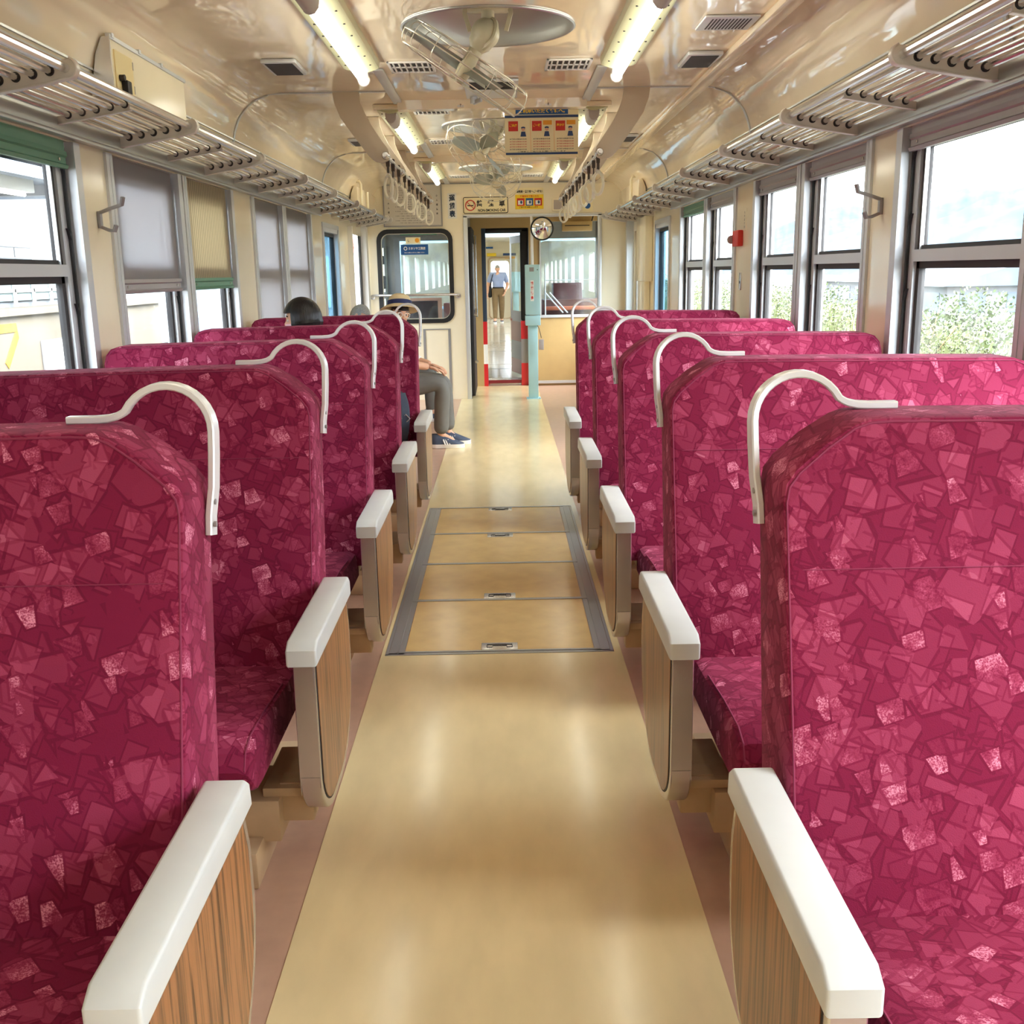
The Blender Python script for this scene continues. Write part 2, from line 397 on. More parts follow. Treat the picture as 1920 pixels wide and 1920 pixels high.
# side wall openings
WIN = [(-3.05, -2.1), (-2.02, -1.1), (-.55, .44), (.52, 1.45), (1.95, 2.98), (3.07, 4.12), (4.46, 5.40), (5.49, 6.43), (6.97, 7.90), (7.98, 9.05)]
ZB, ZT = .88, 2.005
def side_wall(s):
    g = G(); a, b = (WX, WX+.09) if s > 0 else (-WX-.09, -WX)
    ops = list(WIN)+[(9.66, 10.52)]+([(11.25, 12.61)] if s < 0 else [(11.5, 12.22)])
    for i in range(len(ops)):
        y0 = YB if i == 0 else ops[i-1][1]
        g.box(a, b, y0, ops[i][0], 0, 2.12)
        lo = 0 if (s < 0 and i == len(ops)-1) else ZB
        if lo: g.box(a, b, ops[i][0], ops[i][1], 0, lo)
        g.box(a, b, ops[i][0], ops[i][1], 1.93 if i >= len(WIN) else ZT, 2.12)
    g.box(a, b, ops[-1][1], 12.62, 0, 2.12)
    g.box(a, b, 12.62, 14.6, 0, .95); g.box(a, b, 12.62, 14.6, 1.98, 2.55); g.box(a, b, 14.6, 15.06, 0, 2.55)   # cab side
    return g
wl = struct(side_wall(-1).build('wall_left', 'cream', loc=(-WX, 0, 0)), 'cream laminate wall with the blinds drawn down', 'wall')
wr = struct(side_wall(1).build('wall_right', 'cream', loc=(WX, 0, 0)), 'cream laminate wall looking out on trees', 'wall')
CP = [(1.60, 2.07), (1.545, 2.12), (1.515, 2.19), (1.50, 2.26), (1.482, 2.33), (1.455, 2.39), (1.415, 2.44), (1.362, 2.483), (1.29, 2.508), (1.21, 2.52), (.60, 2.52)]
FANS = [4.73+3.05*k for k in (-2, -1, 0, 1, 2)]
CZ = 2.52
g = G()
for s in (-1, 1):
    A = [g.bm.verts.new((s*x, YB, z)) for x, z in CP]; B = [g.bm.verts.new((s*x, YE+.02, z)) for x, z in CP]
    for k in range(len(CP)-1): g.bm.faces.new((A[k], A[k+1], B[k+1], B[k]))
ys = YB
NF = 48
for c in FANS:
    if c-.6 > ys: g.face([(-.6, ys, CZ), (.6, ys, CZ), (.6, c-.6, CZ), (-.6, c-.6, CZ)])
    I = []; O = []
    for k in range(NF):
        a = 2*PI*k/NF; ca, sa = math.cos(a), math.sin(a); q = .6/max(abs(ca), abs(sa))
        I.append(g.bm.verts.new((.36*ca, c+.36*sa, CZ))); O.append(g.bm.verts.new((q*ca, c+q*sa, CZ)))
    for k in range(NF): g.bm.faces.new((I[k], I[(k+1) % NF], O[(k+1) % NF], O[k]))
    ys = c+.6
g.face([(-.6, ys, CZ), (.6, ys, CZ), (.6, YE+.02, CZ), (-.6, YE+.02, CZ)])
ceil = struct(g.build('ceiling', 'ceil', loc=(0, 0, CZ)), 'glossy cream ceiling with fan recesses', 'ceiling')
g = G(); g.box(-1.75, 1.75, YB-.1, 15.1, 2.75, 2.8)
for s in (-1, 1): g.box(min(s*1.62, s*1.75), max(s*1.62, s*1.75), YB-.1, 15.1, 2.12, 2.75)
struct(g.build('roof', 'grey', loc=(0, 0, 2.75)), 'grey outer roof shell of the carriage', 'roof')
g = G(); g.box(-WX-.1, WX+.1, YB-.1, YB, 0, 2.75); struct(g.build('wall_back', 'cream', loc=(0, YB, 0)), 'cream end wall behind the camera', 'wall')

# ceiling seams, cross beams, joint strips, rack cornice, window fascia, conduit cover
for i, y in enumerate((3.2, 6.27, 9.28)):
    g = G()
    for s in (-1, 1):
        pts = smooth_path([(s*x*.997, y, z-.004) for x, z in CP[1:]], 4)
        g.tube(pts, 0, rect=(.004, .011), upv=(0, 0, 1))
    struct(g.build('trim_%d' % (i+1), 'alu', loc=(0, y, CZ)), 'thin metal joint strip across the ceiling, %s' % ('nearest', 'middle', 'farthest')[i], 'trim')
for i, y in enumerate((.5, 3.55, 6.6, 9.65)):
    g = G(); g.prism([(y, CZ), (y+.12, CZ), (y+.10, CZ-.052), (y+.01, CZ-.052)], 'x', -.575, .575, .006)
    struct(g.build('beam_%d' % (i+1), 'ceil', loc=(0, y, CZ)), 'cream ceiling cross beam between the lamp rows, %s' % ('behind the camera', 'over the first seats', 'holding the hanging poster', 'nearest the end wall')[i], 'beam')
k = 4
for s, nm in ((-1, 'drawn-blind'), (1, 'tree')):
    g = G()
    for j in range(4): g.box(min(s*.545, s*.60), max(s*.545, s*.60), 2.55+3.05*(j-0), 3.62+3.05*(j-0), CZ-.012, CZ-.0005, .003)
    struct(g.build('trim_%d' % k, 'alu2', loc=(s*.57, 5, CZ)), 'flat metal strip joining the lamps on the %s side' % nm, 'trim'); k += 1
    g = G(); x0, x1 = sorted((s*1.49, s*1.545)); g.box(x0, x1, YB, YE-.02, 2.205, 2.258, .006); g.box(x0, x1, YB, YE-.02, 2.268, 2.276)
    for y in [YB+.3*q for q in range(52)]: g.cyl((s*1.487, y, 2.235), (s*1.5, y, 2.235), .006, 8)
    struct(g.build('trim_%d' % k, 'alu', loc=(s*1.53, 5, 2.23)), 'metal cornice rail above the %s side rack' % nm, 'trim'); k += 1
    g = G(); x0, x1 = sorted((s*1.535, s*1.60)); g.box(x0, x1, YB, 9.37, 2.012, 2.085, .006, 2); x0, x1 = sorted((s*1.527, s*1.545)); g.box(x0, x1, YB, 9.37, 2.006, 2.022, .005)
    struct(g.build('trim_%d' % k, 'alu', loc=(s*1.55, 5, 2.05)), 'brushed metal fascia above the %s side windows' % nm, 'trim'); k += 1
g = G(); g.box(1.14, 1.215, YB, YE-.02, CZ-.035, CZ-.002, .008)
struct(g.build('trim_%d' % k, 'ceil', loc=(1.18, 5, CZ)), 'cream conduit cover running along the ceiling', 'trim')

# ------------------------------------------------------------------ windows
def jamb(g, s, ya, yb, x0, x1, z0, z1):
    g.box(min(s*x0, s*x1), max(s*x0, s*x1), ya, yb, z0, z1)
wn = 0
def window(s, y0, y1, n):
    z0, z1 = ZB, ZT
    g = G(); J = lambda *a: jamb(g, s, *a)
    J(y0, y0+.028, 1.566, 1.69, z0, z1); J(y1-.028, y1, 1.566, 1.69, z0, z1)          # liners
    J(y0-.035, y0+.004, 1.568, 1.582, z0, z1); J(y1-.004, y1+.035, 1.568, 1.582, z0, z1)
    J(y0, y1, 1.566, 1.69, z0, z0+.03); J(y0, y1, 1.60, 1.69, z1-.02, z1)
    J(y0+.028, y0+.10, 1.612, 1.63, z0, z1); J(y1-.10, y1-.028, 1.612, 1.63, z0, z1)    # flat bands
    J(y0+.10, y1-.10, 1.606, 1.645, 1.512, 1.556)                                           # meeting rail
    J(y0+.13, y0+.137, 1.618, 1.632, 1.55, z1-.08); J(y1-.137, y1-.13, 1.618, 1.632, 1.55, z1-.08)
    root = g.build('window_%d' % n, 'alu2', loc=(s*WX, (y0+y1)/2, z0)); struct(root)
    g = G(); J = lambda *a: jamb(g, s, *a)
    for za, zb in ((1.55, z1-.05), (z0+.03, 1.516)):
        J(y0+.10, y0+.128, 1.625, 1.65, za, zb); J(y1-.128, y1-.10, 1.625, 1.65, za, zb)
        J(y0+.10, y1-.10, 1.625, 1.65, zb-.03, zb); J(y0+.10, y1-.10, 1.625, 1.65, za, za+.022)
    J(y0+.02, y1-.02, 1.615, 1.66, z1-.055, z1)
    g.build('rubber_sash', 'dark', root)
    g = G(); 
    for ys_ in (y0+.045, y1-.055):
        J = lambda *a: jamb(g, s, *a)
        J(ys_, ys_+.010, 1.600, 1.614, z0+.03, z1-.03)
        for zz in (1.12, 1.38, 1.66, 1.9):
            g.prism([(ys_-.012, zz+.022), (ys_-.018, zz+.03), (ys_+.006, zz), (ys_+.006, zz-.03)], 'x', *sorted((s*1.600, s*1.614)))
    g.build('blind_guide', 'black', root)
    g = G(); jamb(g, s, y0+.12, y1-.12, 1.636, 1.639, z0+.03, 1.53); jamb(g, s, y0+.12, y1-.12, 1.641, 1.644, 1.53, z1-.05)
    g.build('glass_pane', 'glass', root)
    return root
for s in (-1, 1):
    for y0, y1 in WIN:
        wn += 1; w = window(s, y0, y1, wn)
        w['label'] = 'two-pane sash window in a metal frame, %s along the %s side' % (('first', 'second', 'third', 'fourth', 'fifth', 'sixth', 'seventh', 'eighth', 'ninth', 'tenth')[WIN.index((y0, y1))], 'drawn-blind' if s < 0 else 'tree'); w['category'] = 'window'
# door-pocket windows near the far end
for s in (-1, 1):
    wn += 1; g = G(); y0, y1, z0, z1 = 9.66, 10.52, ZB, 1.93
    for a in ((y0, y0+.04, 1.57, 1.67, z0, z1), (y1-.04, y1, 1.57, 1.67, z0, z1), (y0, y1, 1.57, 1.67, z1-.04, z1), (y0, y1, 1.57, 1.67, z0, z0+.04)): jamb(g, s, *a)
    for a in ((y0-.04, y0, 1.567, 1.582, z0, z1+.04), (y1, y1+.04, 1.567, 1.582, z0, z1+.04), (y0, y1, 1.567, 1.582, z1, z1+.04)): jamb(g, s, *a)
    r = struct(g.build('window_%d' % wn, 'alu2', loc=(s*WX, 10.1, z0)), 'narrow fixed window over the door pocket, %s side' % ('drawn-blind' if s < 0 else 'tree'), 'window')
    g = G(); jamb(g, s, y0+.04, y0+.065, 1.61, 1.65, z0, z1-.04); jamb(g, s, y1-.065, y1-.04, 1.61, 1.65, z0, z1-.04); jamb(g, s, y0+.04, y1-.04, 1.61, 1.65, z1-.07, z1-.04); g.build('rubber_seal', 'black', r)
    g = G(); jamb(g, s, y0+.04, y1-.04, 1.63, 1.634, z0+.04, z1-.04); g.build('glass_pane', 'glasst', r)
# side doors: open on the platform side, closed on the tree side
g = G()
for a in ((12.30, 12.46, 1.52, 1.60, 0, 2.05), (11.22, 11.27, 1.53, 1.60, 0, 2.0)): jamb(g, -1, *a)
d1 = struct(g.build('door_1', 'white', loc=(-WX, 11.8, 0)), 'open side doorway onto the platform', 'door')
g = G(); jamb(g, -1, 12.16, 12.3, 1.585, 1.60, 0, 2.0); g.build('rubber_edge', 'black', d1)
g = G(); jamb(g, 1, 11.5, 12.22, 1.60, 1.63, 0, 1.93)
g.xform(lambda v: v)
g = G(); y0, y1 = 11.48, 12.24
for a in ((y0, y0+.14, 1.60, 1.63, 0, 1.95), (y1-.14, y1, 1.60, 1.63, 0, 1.95), (y0, y1, 1.60, 1.63, 0, .95), (y0, y1, 1.60, 1.63, 1.8, 1.95)): jamb(g, 1, *a)
d2 = struct(g.build('door_2', 'alu2', loc=(WX, 11.8, 0)), 'closed metal side door with a tall window', 'door')
g = G(); jamb(g, 1, y0+.14, y1-.14, 1.612, 1.616, .95, 1.8); g.build('glass_pane', 'glassd', d2)
g = G(); jamb(g, 1, 12.3, 12.42, 1.50, 1.60, 0, 2.05); struct(g.build('door_3', 'alu2', loc=(WX, 12.4, 0)), 'silver door post in the far corner', 'door')
g = G(); g.box(1.50, 1.579, 10.74, 11.44, 1.38, 2.03, .01); g.box(1.515, 1.579, 10.9, 11.44, 0, 1.38, .01)
tag(g.build('equipment_cover', 'cream', loc=(WX, 11.1, .1)), 'cream equipment cover beside the closed side door', 'cover')
g = G(); g.prism([(1.41, 2.14), (1.41, 2.37), (1.445, 2.38), (1.48, 2.30), (1.49, 2.14)], 'y', 10.6, 12.3, .006)
o = tag(g.build('equipment_box', 'ceil', loc=(1.5, 11.4, 2.1)), 'cream cove box above the far end of the tree-side rack', 'box')
g = G(); g.tube([(1.385, 11.0, 2.10), (1.385, 11.0, 2.40), (1.40, 11.0, 2.43), (1.45, 11.0, 2.43)], .014, 8); g.build('pipe', 'cream', o)
g = G(); g.prism([(-1.41, 2.14), (-1.41, 2.37), (-1.445, 2.38), (-1.48, 2.30), (-1.49, 2.14)], 'y', 10.9, 12.42, .006)
o = tag(g.build('equipment_box', 'ceil', loc=(-1.5, 11.6, 2.1)), 'cream cove box above the far end of the blind-side rack', 'box')
g = G(); g.tube([(-1.385, 11.0, 2.10), (-1.385, 11.0, 2.40), (-1.40, 11.0, 2.43), (-1.45, 11.0, 2.43)], .014, 8); g.build('pipe', 'cream', o); G().tube([(-1.385, 11.5, 2.10), (-1.385, 11.5, 2.36)], .014, 8).build('pipe', 'cream', o)

# ------------------------------------------------------------------ blinds
def blind(s, y0, y1, zb, cloth, bar, label, group):
    t = thing('window_blind', label, 'blind', (s*1.6, (y0+y1)/2, ZT), group)
    ya, yb = y0+.062, y1-.062
    if zb < 1.9:
        g = G(); jamb(g, s, ya, yb, 1.594, 1.597, zb, ZT-.002); g.build('blind_cloth', cloth, t)
    g = G(); f = lambda *p: [(s*a, b) for a, b in p]
    h = .062
    prof = [(1.600, zb), (1.583, zb), (1.579, zb+.012), (1.588, zb+.018), (1.588, zb+.04), (1.581, zb+.046), (1.583, zb+h), (1.600, zb+h)]
    g.prism([(s*a, b) for a, b in prof], 'y', ya-.004, yb+.004)
    b = g.build('bottom_bar', bar, t)
    if zb >= 1.9:
        g = G(); g.prism([(s*a, z) for a, z in ((1.602, zb+h), (1.588, zb+h), (1.588, ZT+.01), (1.602, ZT+.01))], 'y', ya, yb); g.build('blind_cloth', bar, t)
    for y in (ya+.06, yb-.06): G().cyl((s*1.592, y, zb+.03), (s*1.584, y, zb+.03), .006, 8).build('screw', 'steel', b)
    return t
BL = 'roller blinds on the platform side'; BR = 'roller blinds on the tree side'
for i, lab in enumerate(('farthest', 'second', 'third', 'nearest')): blind(-1, *WIN[i], .98, 'blindg', 'barg', 'unseen grey roller blind added to cut light behind the camera on the platform side, %s' % lab, BL)  # out of view, added drawn down to cut daylight from the platform side
blind(-1, *WIN[4], .98, 'blindg', 'barg', 'unseen grey roller blind added to cut light, nearest on the platform side', BL)  # also out of view, added to darken the platform-side seats
blind(-1, *WIN[5], 1.905, 'blindt', 'barteal', 'rolled-up blind with a green bar above the yellow 7', BL)
blind(-1, *WIN[6], 1.435, 'blindg', 'barg', 'grey roller blind drawn two-thirds down beside the coat hook', BL)
blind(-1, *WIN[7], 1.435, 'blindt', 'barteal', 'tan striped roller blind with a green bottom bar', BL)
blind(-1, *WIN[8], .98, 'blindg', 'barg', 'grey roller blind drawn fully down, next past the tan blind', BL)
blind(-1, *WIN[9], .98, 'blindg', 'barg', 'grey roller blind drawn fully down, beside the door-pocket window', BL)
for i, lab in ((3, 'rolled-up grey blind on the tree side, behind the camera'), (4, 'rolled-up grey blind on the tree side, level with the camera'), (5, 'rolled-up grey blind over the biggest window on the tree side'),
               (6, 'rolled-up grey blind next to the coat hook, tree side'), (7, 'rolled-up grey blind between the coat hook and the red alarm'),
               (8, 'rolled-up grey blind just past the red alarm')):
    blind(1, *WIN[i], 1.915, 'blindg', 'barg', lab, BR)
blind(1, *WIN[9], 1.92, 'blindg', 'barteal', 'rolled-up blind with a green bar, farthest on the tree side', BR)

# ------------------------------------------------------------------ far end wall (bulkhead) and cab
def holed(g, x0, x1, z0, z1, hx0, hx1, hz0, hz1, r, y0, y1):
    """plate in XZ with a rounded rectangular hole"""
    inn = round_rect(hx0, hx1, hz0, hz1, r, 5); cx, cz = (hx0+hx1)/2, (hz0+hz1)/2; out = []
    for k, (x, z) in enumerate(inn):
        q = k//6; j = k % 6
        out.append({0: lambda: (x1, z if j < 3 else z1) if j < 3 else ((x1 if j == 3 else x), z1), 1: lambda: ((x, z1) if j < 3 else ((x0, z1) if j == 3 else (x0, z))),
                    2: lambda: ((x0, z) if j < 3 else ((x0, z0) if j == 3 else (x, z0))), 3: lambda: ((x, z0) if j < 3 else ((x1, z0) if j == 3 else (x1, z)))}[q]())
    return frame_y(g, out, inn, y0, y1)
g = G(); holed(g, -1.60, -.40, 0, 2.75, -1.37, -.585, .975, 1.955, .09, YE, YE+.05)
g.box(-.40, 1.22, YE, YE+.05, 2.16, 2.75); g.box(1.22, 1.62, YE, YE+.05, 0, 2.75)
we = struct(g.build('wall_end', 'endwall', loc=(0, YE, 0)), 'cream bulkhead wall at the far end', 'wall')
g = G()
frame_y(g, round_rect(-1.425, -.53, .92, 2.01, .13, 5), round_rect(-1.375, -.58, .97, 1.96, .095, 5), YE-.018, YE+.01); g.build('rubber_gasket', 'black', we)
g = G(); g.box(-1.38, -.575, YE+.02, YE+.025, .965, 1.965); g.build('glass_pane', 'glassd', we)
g = G(); g.box(-.40, -.35, YE-.02, YE+.06, 0, 2.15, .006); g.box(1.18, 1.225, YE-.02, YE+.06, 0, 2.15, .006); g.box(-.40, 1.225, YE-.02, YE+.06, 2.125, 2.16, .006); g.build('metal_trim', 'alu2', we)
g = G(); g.tube([(-.90, YE-.004, .1), (-.90, YE-.004, .845), (-.60, YE-.004, .845), (-.60, YE-.004, .1)], 0, rect=(.006, .016), upv=(0, 1, 0)); g.build('panel_seam', 'grey', we)
g = G(); g.tube(smooth_path([(s, YE-.006, z) for s, z in ((-1.55, 2.2), (-1.52, 2.36), (-1.45, 2.45), (-1.34, 2.51), (-1.2, 2.512), (1.2, 2.512), (1.34, 2.51), (1.45, 2.45), (1.52, 2.36), (1.55, 2.2))], 3), 0, rect=(.010, .006), upv=(0, 1, 0)); g.build('cornice_bead', 'grey', we)
# corridor side wall of the cab, bulkhead with gangway opening
g = G(); g.box(-.40, -.36, YE+.06, 13.88, 0, 2.6); struct(g.build('wall_cab_left', 'grey', loc=(-.38, 13, 0)), 'grey cab wall beside the gangway passage', 'wall')
g = G(); g.box(-.40, -.22, 13.88, 13.94, 0, 2.6); g.box(-.22, .40, 13.88, 13.94, 2.06, 2.6); g.box(.40, .555, 13.88, 13.94, 0, 2.6); g.box(.555, 1.6, 13.88, 13.94, 2.13, 2.6); g.box(.555, 1.6, 13.88, 13.94, 0, .93); g.box(1.32, 1.6, 13.88, 13.94, .93, 2.13)
wc = struct(g.build('wall_cab', 'ochre', loc=(0, 13.9, 0)), 'ochre cab partition behind the ticket machine', 'wall')
g = G(); g.box(.555, 1.32, 13.90, 13.905, .93, 2.13); g.build('glass_pane', 'glassd', wc)
g = G(); g.box(.54, 1.33, 13.86, 13.88, .90, .935); g.box(.54, .56, 13.86, 13.88, .93, 2.13); g.box(.40, 1.56, 13.85, 13.88, .03, .065); g.build('metal_trim', 'alu2', wc)
g = G(); g.box(.42, 1.56, 12.56, 13.88, 2.55, 2.58); g.box(-1.6, 1.6, 13.9, 15.06, 2.5, 2.53); g.box(-1.6, -.4, 12.55, 15, 2.5, 2.53); struct(g.build('ceiling_cab', 'ochre', loc=(0, 13.5, 2.5)), 'ochre cab ceiling', 'ceiling')
g = G()
for x0, x1 in ((-1.62, -1.40), (-.48, -.28), (.42, .58), (1.38, 1.62)): g.box(x0, x1, 15.0, 15.06, 0, 2.55)
for x0, x1 in ((-1.42, -.46), (.56, 1.40)): g.box(x0, x1, 15.0, 15.06, 0, 1.0); g.box(x0, x1, 15.0, 15.06, 1.95, 2.55)
g.box(-.30, .44, 15.0, 15.06, 2.05, 2.55)
wf = struct(g.build('wall_front', 'grey', loc=(0, 15, 0)), 'grey front wall of the cab with two windscreens', 'wall')
g = G(); g.box(-1.42, -.46, 15.02, 15.025, 1, 1.95); g.box(.56, 1.40, 15.02, 15.025, 1, 1.95); g.build('glass_pane', 'glassd', wf)

# ------------------------------------------------------------------ floor hatches
g = G()
for s in (-1, 1):
    for a, b, h in ((HX-.012, HX, .004), (HX-.048, HX-.014, .003), (HX-.075, HX-.052, .003)):
        g.box(min(s*a, s*b), max(s*a, s*b), 3.90, 6.55, -.001, h)
    g.box(min(s*(HX-.0525), s*(HX-.0475)), max(s*(HX-.0525), s*(HX-.0475)), 3.92, 6.53, -.001, .005)
g.box(-HX, HX, 3.898, 3.908, -.001, .004); g.box(-HX, HX, 6.54, 6.552, -.001, .004); g.box(-HX, HX, 3.911, 3.922, -.001, .003)
fr = tag(g.build('hatch_frame', 'rail', loc=(0, 5.2, 0)), 'long metal frame let into the aisle around four floor hatches', 'frame')
hl = ['amber floor hatch nearest the camera, pull at its near edge', 'second amber floor hatch, its pull near its own front edge', 'third amber floor hatch, pull on its far edge', 'farthest amber floor hatch with pull on its far edge']
hb = [3.924, 4.60, 5.22, 5.86, 6.538]
for i in range(4):
    y0, y1 = hb[i], hb[i+1]
    g = G(); g.box(-HX+.078, HX-.078, y0+.012, y1-.012, -.001, .0025)
    t = thing('floor_hatch', hl[i], 'hatch', (0, (y0+y1)/2, 0), 'floor hatches in the aisle'); g.build('panel', 'hatch', t)
    for y in (y0+.006, y1-.006): G().box(-HX+.05, HX-.05, y-.0065, y+.0065, -.001, .005).build('edge_strip', 'rail', t)
    yh = y0+.055 if i < 2 else y1-.055
    g = G(); g.box(-.075, .075, yh-.042, yh+.042, .001, .004, .001); h = g.build('pull_plate', 'steel', t)
    g = G(); q = 1 if i < 2 else -1; g.tube([(-.052, yh+.018*q, .0045), (-.052, yh-.012*q, .0045), (-.03, yh-.012*q, .0045), (-.03, yh+.006*q, .0045), (.03, yh+.006*q, .0045), (.03, yh-.012*q, .0045), (.052, yh-.012*q, .0045), (.052, yh+.018*q, .0045), (.02, yh+.022*q, .0045), (-.02, yh+.022*q, .0045)], .002, 4, True); g.build('pull_ring', 'dark', h)

# ------------------------------------------------------------------ seats
XI, XO = .507, 1.548
def yfront(z): return .44+(z-.45)*.26
def yrear(z): return .665+(z-.45)*.18
def make_seat(s, y0, label):
    t = thing('double_seat', label, 'seat', (s*1.03, y0, 0), 'maroon double seats')
    # backrest: outline in XZ, lofted front to rear with a soft rim
    ol = [(XI, .38), (XI, .7), (XI, 1.0), (XI, 1.11), (XI+.006, 1.142), (XI+.024, 1.165), (.58, 1.205), (.634, 1.237), (.66, 1.246), (.70, 1.248), (1.1, 1.244), (1.49, 1.238), (1.522, 1.228), (1.541, 1.205), (XO, 1.17), (XO, .9), (XO, .6), (XO, .38)]
    cxm, czm = 1.03, .82
    def layer(ins, tt):
        L = []
        for x, z in ol:
            xx = x + (ins if x < .62 else (-ins if x > 1.5 else 0)); zz = z-(ins if z > 1.14 else 0)
            yf, yr = yfront(z), yrear(z); y = yf+(yr-yf)*tt
            L.append((s*xx, y0+y, zz))
        return L
    lv = [(.016, -.012), (.007, .004), (.002, .02), (0, .06), (0, .3), (0, .6), (0, .93), (.004, .97), (.014, 1.0)]
    g = G(); R = [[g.bm.verts.new(p) for p in layer(*q)] for q in lv]; n = len(ol)
    for a, b in zip(R, R[1:]):
        for k in range(n): g.bm.faces.new((a[k], a[(k+1) % n], b[(k+1) % n], b[k]))
    f1 = g.bm.faces.new(R[0][::-1]); f2 = g.bm.faces.new(R[-1])
    bmesh.ops.triangulate(g.bm, faces=[f1, f2])
    br = g.build('backrest', 'fabric', t, sharp=.5)
    g = G(); P = layer(.007, .004); g.tube(P, .0021, 6); g.build('piping', 'piping', br)
    g = G(); zs = 1.0; g.tube([(s*(XI+.03), y0+yfront(zs)-.0005, zs), (s*(XO-.03), y0+yfront(zs)-.0005, zs)], .0011, 5); g.build('stitching', 'piping', br)
    # cushion
    g = G(); pr = [(-.125, .352), (-.135, .40), (-.115, .438), (-.06, .457), (.1, .456), (.30, .440), (.46, .434), (.46, .33), (-.05, .33), (-.10, .335)]
    xs = [(.556, .035), (.563, .012), (.585, 0), (1.50, 0), (1.535, .012), (1.543, .035)]; R = []
    for x, ins in xs:
        L = []
        for y, z in pr:
            zz = z-(ins if z > .39 else 0); L.append(g.bm.verts.new((s*x, y0+y+(ins*.5 if y < 0 else 0), zz)))
        R.append(L)
    n = len(pr)
    for a, b in zip(R, R[1:]):
        for k in range(n): g.bm.faces.new((a[k], a[(k+1) % n], b[(k+1) % n], b[k]))
    f = [g.bm.faces.new(R[0]), g.bm.faces.new(R[-1][::-1])]
    cu = g.build('seat_cushion', 'fabric', t)
    g = G(); g.tube([(s*.572, y0+y, z+.001) for y, z in ((-.118, .365), (-.127, .40), (-.108, .434), (-.055, .452), (.1, .451), (.30, .435))], .0025, 6); g.build('piping', 'piping', cu)
    # grab handle
    Y = lambda z: y0+.735+(z-1.05)*.17
    pa = [(.748, 1.254), (.70, 1.254), (.676, 1.2555), (.659, 1.2595), (.650, 1.264)]
    for k in range(15):
        a = math.radians(28+152*k/14); pa.append((.571+.083*math.cos(a), 1.229+.083*math.sin(a)))
    pa += [(.4885, 1.19), (.491, 1.13), (.4975, 1.08), (.4985, 1.045)]
    g = G(); g.tube([(s*x, Y(z), z) for x, z in pa], 0, rect=(.0068, .0115), upv=(0, 0, 1))
    h = g.build('grab_handle', 'handle', t)
    for z in (1.105, 1.065): G().cyl((s*.4915, Y(z)-.004, z), (s*.4868, Y(z)-.004, z), .0055, 10).build('screw', 'grey', h)
    # armrest
    def arm(ins):
        pts = [(.02+ins, .605), (.02+ins, .30)]
        for k in range(9):
            a = PI+PI/2*k/8; pts.append((.185+(.165-ins)*math.cos(a), .305+(.145-ins)*math.sin(a)))
        for k in range(10):
            a = 1.5*PI+PI/2*k/9; pts.append((.30+(.27-ins)*math.cos(a), .43+(.27-ins)*math.sin(a)))
        pts += [(.57-ins, .52), (.545-ins, .605)]
        return pts
    A = lambda ins: [(y0+y, z) for y, z in arm(ins)]
    g = G(); g.prism(A(0), 'x', *sorted((s*.428, s*.479)), .003, 1); ar = g.build('armrest', 'steel', t)
    g = G(); g.prism(A(.021), 'x', *sorted((s*.4268, s*.44))); g.build('edge_gasket', 'ink', ar)
    g = G(); g.prism(A(.026), 'x', *sorted((s*.4255, s*.44))); g.build('wood_panel', 'wood', ar)
    g = G(); g.prism([(y0, .600), (y0, .640), (y0+.028, .657), (y0+.535, .661), (y0+.556, .645), (y0+.562, .600)], 'x', *sorted((s*.416, s*.490)), .0065, 3); g.build('armrest_cap', 'cap', ar)
    # base
    g = G(); g.box(*sorted((s*.60, s*1.54)), y0+.02, y0+.66, 0, .10, .006); g.box(*sorted((s*.66, s*1.54)), y0+.10, y0+.60, .10, .33, .006)
    g.box(*sorted((s*.555, s*.68)), y0+.10, y0+.30, .085, .20, .004); g.box(*sorted((s*.475, s*.60)), y0+.12, y0+.36, .20, .225, .004); g.box(*sorted((s*.475, s*.56)), y0+.14, y0+.20, .12, .23, .004)
    g.box(*sorted((s*.56, s*1.5)), y0+.38, y0+.62, .33, .385, .004)
    g.build('pedestal', 'beige', t)
    return t
RN = ['first', 'second', 'third', 'fourth', 'fifth']
YL = [1.075, 2.279, 3.485, 4.695, 5.93]; YR = [1.081, 2.276, 3.483, 4.708, 5.956]
for s, ys_, side in ((-1, YL, 'drawn-blind'), (1, YR, 'tree')):
    p = make_seat(s, ys_[0], 'maroon patterned double seat on the %s side of the aisle, first from the camera' % side)
    for i in range(1, 5):
        copy_tree(p, (s*1.03, ys_[i], 0), 'maroon patterned double seat on the %s side of the aisle, %s from the camera' % (side, RN[i]))
# bench along the platform side behind the last row
t = thing('bench_seat', 'maroon bench along the wall behind the last platform-side seat', 'bench', (-1.2, 9.6, 0))
g = G(); g.box(-1.56, -.98, 7.6, 11.2, .33, .45, .03, 3); g.build('seat_cushion', 'fabric', t)
g = G(); g.box(-1.575, -1.44, 7.6, 11.2, .45, .93, .03, 3); g.build('backrest', 'fabric', t)
g = G(); g.box(-1.56, -1.05, 7.65, 11.15, 0, .33, .01); g.build('pedestal', 'beige', t)

